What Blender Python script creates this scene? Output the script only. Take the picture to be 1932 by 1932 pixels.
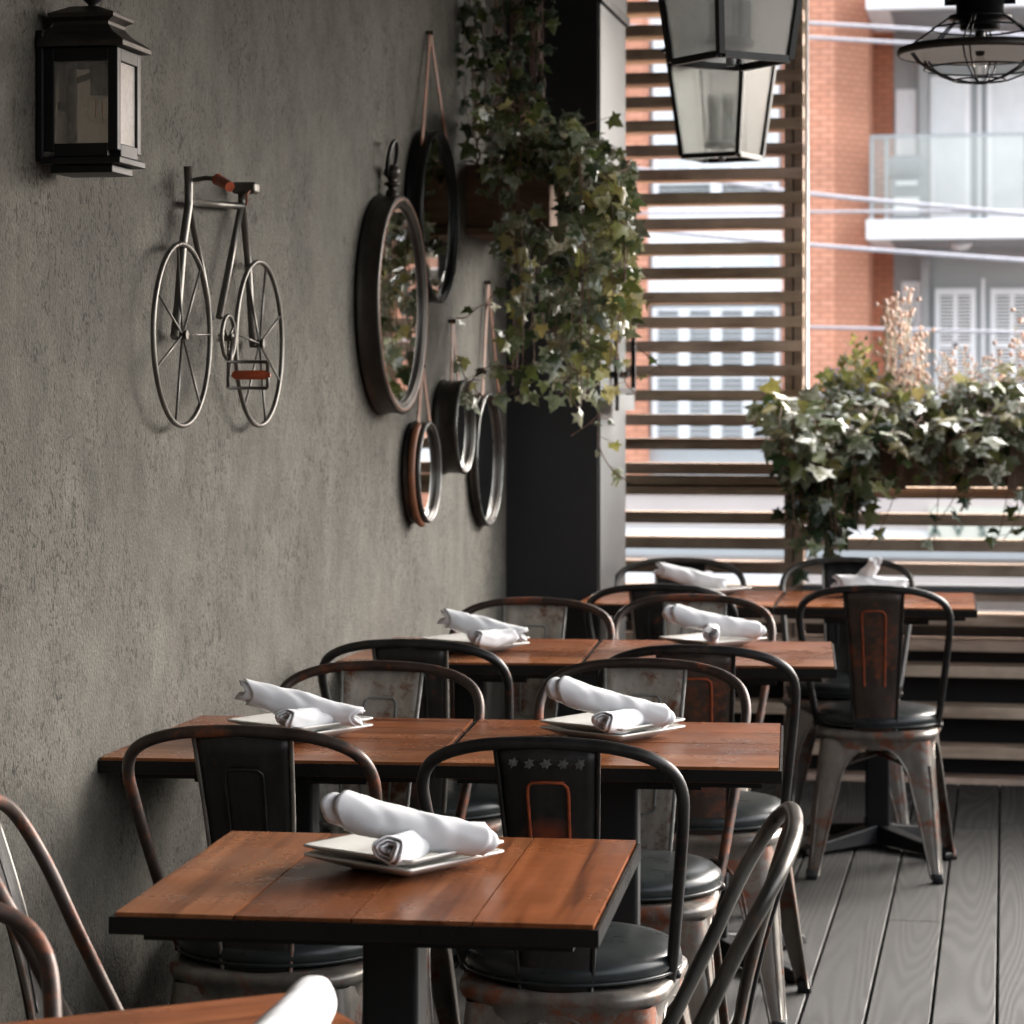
import bpy, math, random
from mathutils import Vector, Matrix, noise as mnoise
R = math.radians
PI = math.pi
for o in list(bpy.data.objects): bpy.data.objects.remove(o)
sc = bpy.context.scene
col = sc.collection

# ------------------------------------------------------------------ camera
W, FP, HY, EYE, YAW = 1932.0, 4900.0, 735.0, 1.41, R(10.75)
cam = bpy.data.cameras.new('camera'); co = bpy.data.objects.new('camera', cam); col.objects.link(co)
co.location = (0, 0, EYE); co.rotation_euler = (R(90), 0, YAW)
cam.sensor_width = 36; cam.sensor_height = 36; cam.sensor_fit = 'HORIZONTAL'
cam.lens = 36 * FP / W
cam.shift_y = -(W / 2 - HY) / W
cam.clip_start = .1; cam.clip_end = 500
cam.dof.use_dof = True; cam.dof.focus_distance = 4.2; cam.dof.aperture_fstop = 9.0
sc.camera = co
sc.render.resolution_x = sc.render.resolution_y = 1024

# ------------------------------------------------------------------ light
SUN_EL, SUN_AZ = 34, 42        # azimuth measured clockwise from +Y
wd = bpy.data.worlds.new("World"); sc.world = wd; wd.use_nodes = True
nt = wd.node_tree; bg = nt.nodes['Background']
sky = nt.nodes.new('ShaderNodeTexSky'); sky.sky_type = 'NISHITA'; sky.sun_disc = False
sky.sun_elevation = R(SUN_EL); sky.sun_rotation = R(SUN_AZ)
sky.air_density = 1.0; sky.dust_density = 5.0; sky.ozone_density = .6
hs = nt.nodes.new('ShaderNodeHueSaturation'); hs.inputs['Saturation'].default_value = .35
nt.links.new(sky.outputs[0], hs.inputs['Color']); nt.links.new(hs.outputs[0], bg.inputs[0])
bg.inputs[1].default_value = .15
sun = bpy.data.lights.new('sun', 'SUN'); sun.energy = .5; sun.angle = R(40); sun.color = (1, .95, .88)
so = bpy.data.objects.new('sun', sun); col.objects.link(so)
so.rotation_euler = (R(90 - SUN_EL), 0, R(180 - SUN_AZ))
sc.view_settings.view_transform = 'Standard'; sc.view_settings.look = 'None'
sc.view_settings.gamma = 1; sc.view_settings.exposure = 2.8

# ------------------------------------------------------------------ projection helpers (a point on a real plane)
RT = Vector((math.cos(YAW), math.sin(YAW), 0)); FW = Vector((-math.sin(YAW), math.cos(YAW), 0))
E0 = Vector((0, 0, EYE))
def ray(x, y): return FW + RT * ((x - W / 2) / FP) + Vector((0, 0, (HY - y) / FP))
def atD(x, y, d): return E0 + ray(x, y) * d
def onX(x, y, X): r = ray(x, y); return E0 + r * (X / r.x)
def onY(x, y, Y): r = ray(x, y); return E0 + r * (Y / r.y)
def onZ(x, y, Z): r = ray(x, y); return E0 + r * ((Z - EYE) / r.z)

# ------------------------------------------------------------------ mesh builder
class MB:
    def __init__(s): s.v = []; s.f = []; s.mi = []; s.sm = []
    def add(s, vs, fs, m=0, smooth=False, M=None):
        b = len(s.v)
        for v in vs:
            v = Vector(v); s.v.append(M @ v if M else v)
        for f in fs: s.f.append([b + i for i in f]); s.mi.append(m); s.sm.append(smooth)
    def box(s, a, b, m=0, M=None, bev=0):
        x0, y0, z0 = a; x1, y1, z1 = b
        vs = [(x0,y0,z0),(x1,y0,z0),(x1,y1,z0),(x0,y1,z0),(x0,y0,z1),(x1,y0,z1),(x1,y1,z1),(x0,y1,z1)]
        s.add(vs, [(0,3,2,1),(4,5,6,7),(0,1,5,4),(1,2,6,5),(2,3,7,6),(3,0,4,7)], m, False, M)
    def quad(s, a, b, c, d, m=0): s.add([a, b, c, d], [(0, 1, 2, 3)], m)
    def tube(s, pts, r, n=10, m=0, closed=False, cap=True, M=None):
        pts = [Vector(p) for p in pts]; k = len(pts)
        rr = r if isinstance(r, (list, tuple)) else [r] * k
        vs = []; up = None
        for i, p in enumerate(pts):
            if closed: t = pts[(i + 1) % k] - pts[i - 1]
            else: t = pts[min(i + 1, k - 1)] - pts[max(i - 1, 0)]
            if t.length < 1e-9: t = Vector((0, 0, 1))
            t.normalize()
            if up is None:
                up = Vector((0, 0, 1)) if abs(t.z) < .9 else Vector((1, 0, 0))
            a = t.cross(up)
            if a.length < 1e-6: a = t.cross(Vector((0, 1, .3)))
            a.normalize(); b = a.cross(t); b.normalize(); up = b
            for j in range(n):
                th = 2 * PI * j / n
                vs.append(p + a * math.cos(th) * rr[i] + b * math.sin(th) * rr[i])
        fs = []
        for i in range(k if closed else k - 1):
            i2 = (i + 1) % k
            for j in range(n):
                fs.append((i*n+j, i*n+(j+1) % n, i2*n+(j+1) % n, i2*n+j))
        s.add(vs, fs, m, True, M)
        if cap and not closed:
            b = len(s.v) - k * n
            s.f.append([b + j for j in range(n)][::1]); s.mi.append(m); s.sm.append(False)
            s.f.append([b + (k-1)*n + j for j in range(n)][::-1]); s.mi.append(m); s.sm.append(False)
    def lathe(s, prof, n=32, m=0, M=None, smooth=True):
        vs = []; k = len(prof)
        for (r, z) in prof:
            for j in range(n):
                th = 2 * PI * j / n; vs.append((r * math.cos(th), r * math.sin(th), z))
        fs = [(i*n+j, i*n+(j+1) % n, (i+1)*n+(j+1) % n, (i+1)*n+j) for i in range(k-1) for j in range(n)]
        s.add(vs, fs, m, smooth, M)
    def loft(s, rings, m=0, smooth=True, cap=True, M=None):
        n = len(rings[0]); vs = [v for r in rings for v in r]
        fs = [(i*n+j, i*n+(j+1) % n, (i+1)*n+(j+1) % n, (i+1)*n+j) for i in range(len(rings)-1) for j in range(n)]
        if cap: fs += [tuple(range(n))[::-1], tuple((len(rings)-1)*n + j for j in range(n))]
        s.add(vs, fs, m, smooth, M)
    def build(s, name, mats, parent=None, M=None, auto=False):
        me = bpy.data.meshes.new(name)
        me.from_pydata([tuple(v) for v in s.v], [], s.f)
        if not isinstance(mats, (list, tuple)): mats = [mats]
        for m_ in mats: me.materials.append(m_)
        me.polygons.foreach_set('material_index', s.mi)
        me.polygons.foreach_set('use_smooth', s.sm)
        me.validate(); me.update()
        o = bpy.data.objects.new(name, me); col.objects.link(o)
        if M is not None: o.matrix_world = M
        if parent is not None: o.parent = parent
        return o
def bevel(o, w=.002, seg=2):
    md = o.modifiers.new('bevel', 'BEVEL'); md.width = w; md.segments = seg; md.limit_method = 'ANGLE'; md.angle_limit = R(40)
    return o
def tag(o, label=None, cat=None, group=None, kind=None):
    if label: o['label'] = label
    if cat: o['category'] = cat
    if group: o['group'] = group
    if kind: o['kind'] = kind
    return o
def empty(name, loc, rz=0):
    o = bpy.data.objects.new(name, None); col.objects.link(o); o.location = loc; o.rotation_euler = (0, 0, rz)
    o.empty_display_size = .1
    return o
KIDS = {}
def copy_tree(o, parent=None):
    c = o.copy(); col.objects.link(c)
    if parent is not None: c.parent = parent
    for ch in [x for x in bpy.data.objects if x.parent == o]: copy_tree(ch, c)
    return c
def catmull(P, n=6):
    P = [Vector(p) for p in P]; out = []
    for i in range(len(P) - 1):
        p0 = P[max(i-1, 0)]; p1 = P[i]; p2 = P[i+1]; p3 = P[min(i+2, len(P)-1)]
        for k in range(n):
            t = k / n
            out.append(.5*((2*p1)+(p2-p0)*t+(2*p0-5*p1+4*p2-p3)*t*t+(3*p1-p0-3*p2+p3)*t**3))
    out.append(P[-1]); return out
def rrect(hx, hy, r, z, n=4):
    pts = []
    for (cx, cy, a0) in ((hx-r, hy-r, 0), (-hx+r, hy-r, 90), (-hx+r, -hy+r, 180), (hx-r, -hy+r, 270)):
        for k in range(n + 1):
            a = R(a0 + 90 * k / n); pts.append(Vector((cx + r*math.cos(a), cy + r*math.sin(a), z)))
    return pts

# ------------------------------------------------------------------ materials
class NT:
    def __init__(s, name):
        s.m = bpy.data.materials.new(name); s.m.use_nodes = True
        s.t = s.m.node_tree; s.b = s.t.nodes['Principled BSDF']; s.out = s.t.nodes['Material Output']
    def n(s, ty, **kw):
        nd = s.t.nodes.new('ShaderNode' + ty)
        for k, v in kw.items():
            setattr(nd, k, v)
        return nd
    def l(s, a, b): s.t.links.new(a, b)
    def coord(s, scale=(1, 1, 1), kind='Object', rnd=0):
        tc = s.n('TexCoord'); mp = s.n('Mapping'); mp.inputs['Scale'].default_value = scale
        s.l(tc.outputs[kind], mp.inputs['Vector'])
        if rnd:
            oi = s.n('ObjectInfo'); mu = s.n('Math', operation='MULTIPLY'); mu.inputs[1].default_value = rnd
            s.l(oi.outputs['Random'], mu.inputs[0]); cb = s.n('CombineXYZ')
            for k in range(3): s.l(mu.outputs[0], cb.inputs[k])
            s.l(cb.outputs[0], mp.inputs['Location'])
        return mp.outputs[0]
    def noise(s, vec, scale=5, detail=4, rough=.6, dist=0):
        nd = s.n('TexNoise'); nd.inputs['Scale'].default_value = scale; nd.inputs['Detail'].default_value = detail
        nd.inputs['Roughness'].default_value = rough; nd.inputs['Distortion'].default_value = dist
        s.l(vec, nd.inputs['Vector']); return nd.outputs['Fac']
    def ramp(s, fac, stops):
        nd = s.n('ValToRGB'); cr = nd.color_ramp
        while len(cr.elements) < len(stops): cr.elements.new(.5)
        for e, (p, c) in zip(cr.elements, stops):
            e.position = p; e.color = (c, c, c, 1) if isinstance(c, (int, float)) else (*c, 1)
        s.l(fac, nd.inputs['Fac']); return nd.outputs['Color']
    def mix(s, fac, a, b, mode='MIX'):
        nd = s.n('Mix', data_type='RGBA', blend_type=mode)
        for i, v in ((0, fac), (6, a), (7, b)):
            if isinstance(v, (int, float)): nd.inputs[i].default_value = v if i == 0 else (v, v, v, 1)
            elif isinstance(v, tuple): nd.inputs[i].default_value = (*v, 1)
            else: s.l(v, nd.inputs[i])
        return nd.outputs[2]
    def bump(s, h, strength=.3, dist=.002):
        nd = s.n('Bump'); nd.inputs['Strength'].default_value = strength; nd.inputs['Distance'].default_value = dist
        s.l(h, nd.inputs['Height']); s.l(nd.outputs[0], s.b.inputs['Normal'])
    def set(s, base=None, rough=None, metal=None, spec=None, trans=None):
        for nm, v in (('Base Color', base), ('Roughness', rough), ('Metallic', metal), ('Specular IOR Level', spec), ('Transmission Weight', trans)):
            if v is None: continue
            i = s.b.inputs[nm]
            if isinstance(v, tuple): i.default_value = (*v, 1)
            elif isinstance(v, (int, float)): i.default_value = v
            else: s.l(v, i)
        return s.m
def plain(name, base, rough=.5, metal=0, var=.15, scale=12, bump=0):
    s = NT(name); f = s.noise(s.coord(), scale, 5)
    lo = tuple(c * (1 - var) for c in base); hi = tuple(min(1, c * (1 + var)) for c in base)
    c = s.ramp(f, [(.3, lo), (.7, hi)])
    rr = s.ramp(f, [(.3, max(0, rough - .06)), (.7, min(1, rough + .06))])
    if bump: s.bump(s.noise(s.coord(), scale * 12, 3), bump, .001)
    return s.set(c, rr, metal)

def m_plaster():
    s = NT('plaster')
    v = s.coord()
    big = s.noise(s.coord((1, 1, .7)), 2.3, 6, .68)
    mid = s.noise(s.coord((1, 1, .8)), 11, 6, .72)
    c1 = s.ramp(big, [(.3, (.060, .053, .043)), (.7, (.110, .102, .085))])
    c2 = s.ramp(mid, [(.3, .66), (.7, 1.2)])
    c = s.mix(1.0, c1, c2, 'MULTIPLY')
    # short worm-like trowel marks
    w = s.noise(s.coord((1, 1, .62)), 72, 2.5, .6, 1.4)
    msk = s.noise(v, 4, 3, .6)
    w2 = s.mix(1.0, s.ramp(w, [(.385, 0.0), (.455, 1.0)]), 1.0, 'MULTIPLY')
    amt = s.ramp(msk, [(.38, .15), (.60, 1.0)])
    dk = s.mix(amt, (1., 1., 1.), w2)
    dk2 = s.ramp(dk, [(0, (.30, .27, .25)), (1, (1, 1, 1))])
    c = s.mix(1.0, c, dk2, 'MULTIPLY')
    fine = s.noise(s.coord((1, 1, .85)), 170, 2, .6)
    c = s.mix(.55, c, s.ramp(fine, [(.3, .55), (.7, 1.45)]), 'MULTIPLY')
    h = s.mix(.5, w, fine)
    s.bump(h, 1.0, .006)
    return s.set(c, .82, 0, .3)
def m_wood(name, a, b, dark, rough=.3, along='y', sc_=1):
    s = NT(name)
    st = (20, .9, 7) if along == 'y' else (.9, 20, 7)
    g = s.noise(s.coord(tuple(k*sc_ for k in st), rnd=37), 2.2, 5, .6, .5)
    c = s.ramp(g, [(.28, dark), (.45, a), (.72, b)])
    big = s.noise(s.coord((2.2, 2.2, 2.2), rnd=19), 2.3, 3, .6)
    c = s.mix(1.0, c, s.ramp(big, [(.3, .72), (.7, 1.18)]), 'MULTIPLY')
    at = s.n('Attribute', attribute_name='tint'); c = s.mix(1.0, c, at.outputs['Color'], 'MULTIPLY')
    st2 = tuple(k * .55 for k in st)
    sp = s.noise(s.coord(st2, rnd=53), 2.4, 5, .65, .8)
    c = s.mix(1.0, c, s.ramp(sp, [(.24, (.40, .30, .25)), (.50, (1, 1, 1))]), 'MULTIPLY')
    r_ = s.ramp(s.noise(s.coord(), 7, 4), [(.3, rough - .07), (.7, rough + .12)])
    s.bump(g, .05, .0006)
    return s.set(c, r_, 0, .22)
def m_metal(name, steel, rustc, lo, hi, rough=.38, metal=.85, sc_=9):
    s = NT(name)
    v = s.coord(rnd=23)
    n1 = s.noise(v, sc_, 6, .68, .4); n2 = s.noise(v, sc_ * 6, 4, .7)
    f = s.mix(.28, n1, n2)
    msk = s.ramp(f, [(lo, 0.0), (hi, 1.0)])
    sv = s.noise(s.coord((3, 3, 1), rnd=11), 6, 5, .7)
    st = s.mix(1.0, s.ramp(sv, [(.3, tuple(c*.6 for c in steel)), (.7, tuple(min(1, c*1.35) for c in steel))]), 1.0, 'MULTIPLY')
    rc = s.ramp(n2, [(.3, tuple(c*.45 for c in rustc)), (.65, rustc)])
    c = s.mix(msk, st, rc)
    r_ = s.mix(msk, s.ramp(sv, [(.3, rough - .1), (.7, rough + .12)]), .72)
    me_ = s.ramp(f, [(lo, metal), (hi, .15)])
    s.bump(f, .15, .001)
    return s.set(c, r_, me_)
def m_deck():
    s = NT('deck_composite')
    at = s.n('Attribute', attribute_name='tint')
    tc = s.n('TexCoord'); ad = s.n('VectorMath', operation='ADD'); s.l(tc.outputs['Object'], ad.inputs[0])
    cv = s.n('VectorMath', operation='SCALE'); s.l(at.outputs['Color'], cv.inputs[0]); cv.inputs['Scale'].default_value = 40
    s.l(cv.outputs[0], ad.inputs[1])
    mp = s.n('Mapping'); mp.inputs['Scale'].default_value = (7.5, .42, 1); s.l(ad.outputs[0], mp.inputs['Vector'])
    n = s.noise(mp.outputs[0], 1.25, .4, .4, 0)
    # contour lines of a stretched noise give cathedral grain
    mu = s.n('Math', operation='MULTIPLY'); s.l(n, mu.inputs[0]); mu.inputs[1].default_value = 95
    sn = s.n('Math', operation='SINE'); s.l(mu.outputs[0], sn.inputs[0])
    ma = s.n('MapRange'); ma.inputs[1].default_value = -1; ma.inputs[2].default_value = 1; s.l(sn.outputs[0], ma.inputs[0])
    fine = s.noise(s.coord((60, 6, 1)), 3, 4, .7)
    g = s.mix(.45, ma.outputs[0], fine)
    c = s.ramp(g, [(.2, (.022, .0205, .0185)), (.8, (.043, .041, .0375))])
    v2 = s.n('Attribute', attribute_name='shade'); c = s.mix(1.0, c, v2.outputs['Color'], 'MULTIPLY')
    s.bump(g, .35, .001)
    return s.set(c, s.ramp(g, [(.2, .72), (.8, .55)]), 0, .4)
def m_brick(name, c1, c2, mo):
    s = NT(name)
    tc = s.n('TexCoord'); sp = s.n('SeparateXYZ'); s.l(tc.outputs['Object'], sp.inputs[0])
    ad = s.n('Math', operation='ADD'); s.l(sp.outputs[0], ad.inputs[0]); s.l(sp.outputs[1], ad.inputs[1])
    cb = s.n('CombineXYZ'); s.l(ad.outputs[0], cb.inputs[0]); s.l(sp.outputs[2], cb.inputs[1])
    b = s.n('TexBrick'); s.l(cb.outputs[0], b.inputs['Vector'])
    b.inputs['Color1'].default_value = (*c1, 1); b.inputs['Color2'].default_value = (*c2, 1); b.inputs['Mortar'].default_value = (*mo, 1)
    b.inputs['Scale'].default_value = 1; b.inputs['Mortar Size'].default_value = .014; b.inputs['Brick Width'].default_value = .23; b.inputs['Row Height'].default_value = .078
    b.inputs['Mortar Smooth'].default_value = .3; b.inputs['Bias'].default_value = -.2
    v = s.noise(s.coord(), 1.3, 4)
    c = s.mix(1.0, b.outputs['Color'], s.ramp(v, [(.3, .85), (.7, 1.12)]), 'MULTIPLY')
    return s.set(c, .85)
def m_leaf(name, a, b, vein, trans=.22, rough=.27):
    s = NT(name)
    at = s.n('Attribute', attribute_name='tint')
    n = s.noise(s.coord(), 60, 3)
    c = s.ramp(n, [(.3, a), (.7, b)])
    c = s.mix(1.0, c, at.outputs['Color'], 'MULTIPLY')
    ed = s.n('Attribute', attribute_name='edge')
    ef = s.n('Math', operation='MULTIPLY'); s.l(ed.outputs['Fac'], ef.inputs[0]); s.l(s.ramp(n, [(.42, 0.0), (.55, 1.0)]), ef.inputs[1])
    c = s.mix(ef.outputs[0], c, vein)
    s.set(c, rough, 0, .7)
    tr = s.n('BsdfTranslucent'); s.l(c, tr.inputs['Color'])
    mx = s.n('MixShader'); mx.inputs[0].default_value = trans
    s.l(s.b.outputs[0], mx.inputs[1]); s.l(tr.outputs[0], mx.inputs[2]); s.l(mx.outputs[0], s.out.inputs['Surface'])
    return s.m
def m_glassy(name, tint, tr_amt, kind='transparent', rough=.05, gloss=.12):
    s = NT(name)
    tr = s.n('BsdfTransparent'); tr.inputs['Color'].default_value = (*tint, 1)
    if kind == 'seeded':
        n = s.noise(s.coord((1, 1, .5)), 160, 3, .7)
        d = s.n('BsdfTranslucent'); d.inputs['Color'].default_value = (*tint, 1)
        rf_ = s.n('BsdfRefraction'); rf_.inputs['Color'].default_value = (*tint, 1); rf_.inputs['IOR'].default_value = 1.25; rf_.inputs['Roughness'].default_value = .22
        d3 = s.n('BsdfTransparent'); d3.inputs['Color'].default_value = (*tint, 1)
        m0 = s.n('MixShader'); m0.inputs[0].default_value = tr_amt; s.l(d.outputs[0], m0.inputs[1]); s.l(rf_.outputs[0], m0.inputs[2])
        m1 = s.n('MixShader'); s.l(s.ramp(n, [(.35, .12), (.65, .30)]), m1.inputs[0]); s.l(m0.outputs[0], m1.inputs[1]); s.l(d3.outputs[0], m1.inputs[2]); body = m1.outputs[0]
    elif kind == 'frost':
        n = s.noise(s.coord((1, 1, .5)), 160, 3, .7)
        d = s.n('BsdfTranslucent'); s.l(s.ramp(n, [(.3, tuple(k*.8 for k in tint)), (.7, tint)]), d.inputs['Color'])
        d2 = s.n('BsdfDiffuse'); d2.inputs['Color'].default_value = (*tint, 1)
        m0 = s.n('MixShader'); m0.inputs[0].default_value = .35; s.l(d.outputs[0], m0.inputs[1]); s.l(d2.outputs[0], m0.inputs[2])
        m1 = s.n('MixShader'); s.l(s.ramp(n, [(.35, tr_amt - .12), (.65, tr_amt + .12)]), m1.inputs[0])
        s.l(m0.outputs[0], m1.inputs[1]); s.l(tr.outputs[0], m1.inputs[2]); body = m1.outputs[0]
    else: body = tr.outputs[0]
    g = s.n('BsdfGlossy'); g.inputs['Roughness'].default_value = rough
    m2 = s.n('MixShader'); m2.inputs[0].default_value = gloss
    s.l(body, m2.inputs[1]); s.l(g.outputs[0], m2.inputs[2]); s.l(m2.outputs[0], s.out.inputs['Surface'])
    return s.m

M = {}
M['plaster'] = m_plaster()
M['pillar'] = plain('charcoal_paint', (.024, .024, .0255), .55, 0, .12, 6, .1)
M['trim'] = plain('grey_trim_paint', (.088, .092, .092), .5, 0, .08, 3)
M['deck'] = m_deck()
M['black'] = plain('black_powder_coat', (.006, .006, .0065), .45, 0, .2, 8)
M['blackiron'] = plain('black_iron', (.006, .006, .0065), .38, 0, .25, 10, .1)
M['bronze'] = m_metal('dark_bronze', (.045, .038, .032), (.10, .05, .03), .58, .72, .42, .6)
M['rail'] = plain('dark_edge_steel', (.010, .0095, .009), .30, .3, .2, 10)
M['wood'] = m_wood('table_wood', (.185, .058, .019), (.262, .094, .036), (.075, .021, .008), .27)
M['slat'] = m_wood('slat_wood', (.52, .385, .285), (.62, .47, .36), (.37, .265, .19), .72, 'x')
M['boxwood'] = m_wood('planter_wood', (.20, .13, .095), (.27, .18, .13), (.12, .075, .055), .75, 'x')
M['steel_dark'] = m_metal('gunmetal_steel', (.038, .036, .035), (.13, .028, .007), .57, .68, .40, .72)
def patch(m_, c, r0, r1, colr):
    t = m_.node_tree; b = t.nodes['Principled BSDF']; L = t.links
    tc = t.nodes.new('ShaderNodeTexCoord'); vd = t.nodes.new('ShaderNodeVectorMath'); vd.operation = 'DISTANCE'; vd.inputs[1].default_value = c
    n = t.nodes.new('ShaderNodeTexNoise'); n.inputs['Scale'].default_value = 28; n.inputs['Detail'].default_value = 5; L.new(tc.outputs['Object'], n.inputs['Vector'])
    L.new(tc.outputs['Object'], vd.inputs[0]); ad = t.nodes.new('ShaderNodeMath'); ad.operation = 'MULTIPLY_ADD'; L.new(n.outputs['Fac'], ad.inputs[0]); ad.inputs[1].default_value = .05; L.new(vd.outputs['Value'], ad.inputs[2])
    mr = t.nodes.new('ShaderNodeMapRange'); mr.inputs[1].default_value = r1 + .025; mr.inputs[2].default_value = r0 + .025; L.new(ad.outputs[0], mr.inputs[0])
    for nm, v in (('Base Color', (*colr, 1)), ('Metallic', .1), ('Roughness', .7)):
        i = b.inputs[nm]; src = i.links[0].from_socket if i.links else None; mx = t.nodes.new('ShaderNodeMix')
        if nm == 'Base Color': mx.data_type = 'RGBA'; A, B, O = 6, 7, 2
        else: A, B, O = 2, 3, 0
        L.new(mr.outputs[0], mx.inputs[0])
        if src: L.new(src, mx.inputs[A])
        mx.inputs[B].default_value = v; L.new(mx.outputs[O], i)
M['steel_patch'] = m_metal('gunmetal_with_rust_bloom', (.038, .036, .035), (.13, .028, .007), .57, .68, .40, .72)
patch(M['steel_patch'], (0, -.215, .685), .012, .045, (.16, .028, .007))
M['steel_brown'] = m_metal('rusty_brown_steel', (.060, .044, .037), (.20, .050, .014), .50, .62, .42, .6)
M['steel_raw_lit'] = m_metal('worn_raw_steel_lit', (.36, .32, .27), (.17, .055, .022), .50, .60, .5, .3, 11)  # worn raw steel, colour brightened for light reaching the far chair backs
M['steel_legs'] = m_metal('worn_leg_steel', (.19, .172, .15), (.20, .056, .020), .51, .61, .38, .6, 7)
M['bike'] = m_metal('brushed_pipe', (.12, .112, .10), (.12, .05, .03), .60, .72, .36, .8, 14)
M['rust_line'] = plain('orange_rust', (.24, .042, .008), .75, 0, .35, 60)
M['pale_wear'] = plain('pale_wear', (.17, .165, .15), .6, 0, .3, 60)
M['faint_wear'] = plain('faint_wear', (.085, .083, .077), .6, 0, .45, 120)
M['vinyl'] = plain('black_vinyl', (.018, .021, .021), .30, 0, .25, 14, .05)
M['rubber'] = plain('black_rubber', (.012, .012, .012), .7)
M['china'] = plain('white_china', (.56, .55, .52), .16, 0, .03, 8)
M['cloth'] = plain('white_cotton', (.66, .66, .67), .92, 0, .02, 30, .15)
M['leather'] = plain('tan_leather', (.17, .060, .024), .6, 0, .3, 30, .2)
M['grip'] = plain('red_brown_wood_grip', (.33, .058, .018), .4, 0, .3, 20)
for k_ in ('black', 'blackiron', 'pillar', 'rail', 'vinyl'): M[k_].node_tree.nodes['Principled BSDF'].inputs['Specular IOR Level'].default_value = .28
M['mirror'] = NT('mirror_silver').set((.82, .84, .83), .03, 1.0)
M['zinc'] = m_metal('aged_zinc_rim', (.20, .205, .20), (.2, .11, .07), .60, .75, .3, .85)
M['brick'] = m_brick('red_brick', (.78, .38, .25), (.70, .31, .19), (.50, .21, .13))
M['brick_dark'] = m_brick('dark_red_brick', (.56, .23, .135), (.50, .19, .11), (.36, .15, .09)); M['brick_shaded'] = m_brick('shaded_red_brick', (.62, .29, .185), (.56, .25, .155), (.42, .19, .12))  # second one: shading of the angled pier face put into the colour
M['white'] = plain('white_render', (.90, .88, .86), .6, 0, .05, .8)
M['whiteframe'] = plain('white_window_frame', (.90, .905, .91), .4, 0, .03, 2)
M['greypaint'] = plain('grey_cladding', (.40, .415, .415), .6, 0, .08, 1)
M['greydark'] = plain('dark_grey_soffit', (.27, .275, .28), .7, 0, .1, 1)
M['cream'] = plain('cream_band', (.62, .54, .50), .7, 0, .06, 1)
M['pane'] = plain('sky_white_window_pane', (.72, .74, .75), .12, 0, .14, 1.2)  # sky reflection on the glass put into a pale base colour
M['paned'] = plain('dark_window_pane', (.10, .11, .11), .15, 0, .2, 2)
M['glassrail'] = m_glassy('railing_glass', (.90, .915, .91), .5, 'transparent', .03, .10)
M['sign'] = plain('cream_sign', (.70, .69, .58), .6, 0, .03, 2)
M['signtext'] = plain('dark_green_lettering', (.05, .10, .085), .6)
M['frost'] = m_glassy('seeded_glass', (.87, .88, .87), .78, 'seeded', .15, .06)
M['milky'] = m_glassy('frosted_pane', (.92, .88, .84), .15, 'frost', .15, .1)
M['seed'] = m_glassy('wavy_clear_glass', (.78, .76, .72), .82, 'frost', .12, .10)
M['bulb'] = m_glassy('clear_bulb_glass', (.95, .93, .9), .9, 'transparent', .05, .15)
M['candle'] = plain('candle_sleeve', (.42, .40, .36), .6)
M['amber'] = plain('amber_filament', (.6, .2, .05), .5)
M['cable'] = plain('pale_cable', (.45, .43, .45), .5)
M['stem'] = plain('brown_stem', (.13, .065, .04), .7)
M['drystem'] = plain('dry_stem', (.48, .44, .34), .8)
M['seedhead'] = plain('pinkish_seed_head', (.68, .50, .42), .85, 0, .3, 50)
M['blue'] = plain('blue_flower', (.20, .25, .55), .8)
M['asphalt'] = plain('asphalt', (.06, .06, .062), .9, 0, .2, 2)
M['backing'] = plain('black_backing_board', (.010, .009, .010), .8)
M['leaf_g'] = m_leaf('ivy_leaf_green', (.055, .078, .026), (.105, .130, .046), (.42, .44, .33), .22)
M['leaf_v'] = m_leaf('ivy_leaf_variegated', (.085, .110, .065), (.26, .285, .20), (.72, .71, .60), .22)
M['leaf_y'] = m_leaf('ivy_leaf_yellow', (.19, .19, .06), (.33, .31, .12), (.5, .48, .3), .35)
M['leaf_d'] = m_leaf('ivy_leaf_dark', (.018, .034, .018), (.036, .058, .026), (.30, .33, .26), .15)

# ================================================================== SETTING
XW = -1.57
YS = 9.42          # slat screen plane
random.seed(4)
def attr_col(o, name, vals):     # per-face colours
    a = o.data.attributes.new(name, 'FLOAT_COLOR', 'FACE')
    a.data.foreach_set('color', [c for v in vals for c in (v[0], v[1], v[2], 1)])
# deck boards
mb = MB(); t1 = []; t2 = []
x0g = onZ(1880, 1932, 0).x
pw = .1446
k0 = int((-1.6 - x0g) / pw) - 1
for k in range(k0, k0 + 40):
    xa = x0g + k * pw + .0035; xb = xa + pw - .007
    y = -3.2 - random.random() * 2
    while y < YS + .03:
        L = random.choice((2.4, 3.6, 4.8)); ye = min(y + L, YS + .03)
        if ye > -3:
            mb.box((xa, max(y, -3) + .001, -.025), (xb, ye - .001, 0))
            r = (random.random(), random.random(), random.random()); t1 += [r] * 6
            g = random.uniform(.9, 1.1); t2 += [(g, g, g)] * 6
        y = ye
o = mb.build('deck', M['deck']); attr_col(o, 'tint', t1); attr_col(o, 'shade', t2); tag(o, kind='structure'); bevel(o, .002, 1)
mb = MB(); mb.box((-1.8, -3.2, -.2), (4.6, YS + .04, -.06)); tag(mb.build('deck_frame', M['backing']), kind='structure')
mb = MB(); mb.quad((-150, -60, -3.6), (150, -60, -3.6), (150, 200, -3.6), (-150, 200, -3.6)); tag(mb.build('street', M['asphalt']), kind='structure')
mb = MB(); mb.box((-1.6, -3.2, 2.95), (1.95, YS + .15, 3.1)); tag(mb.build('ceiling', M['pillar']), kind='structure')

mb = MB(); mb.box((2.62, -3.2, -.2), (2.74, YS + .1, 1.0)); tag(mb.build('light_blocker', M['pillar']), 'low dark slab added out of view to shade the lower terrace', 'light_blocker')  # unseen slab added to keep low side light off the terrace
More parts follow.
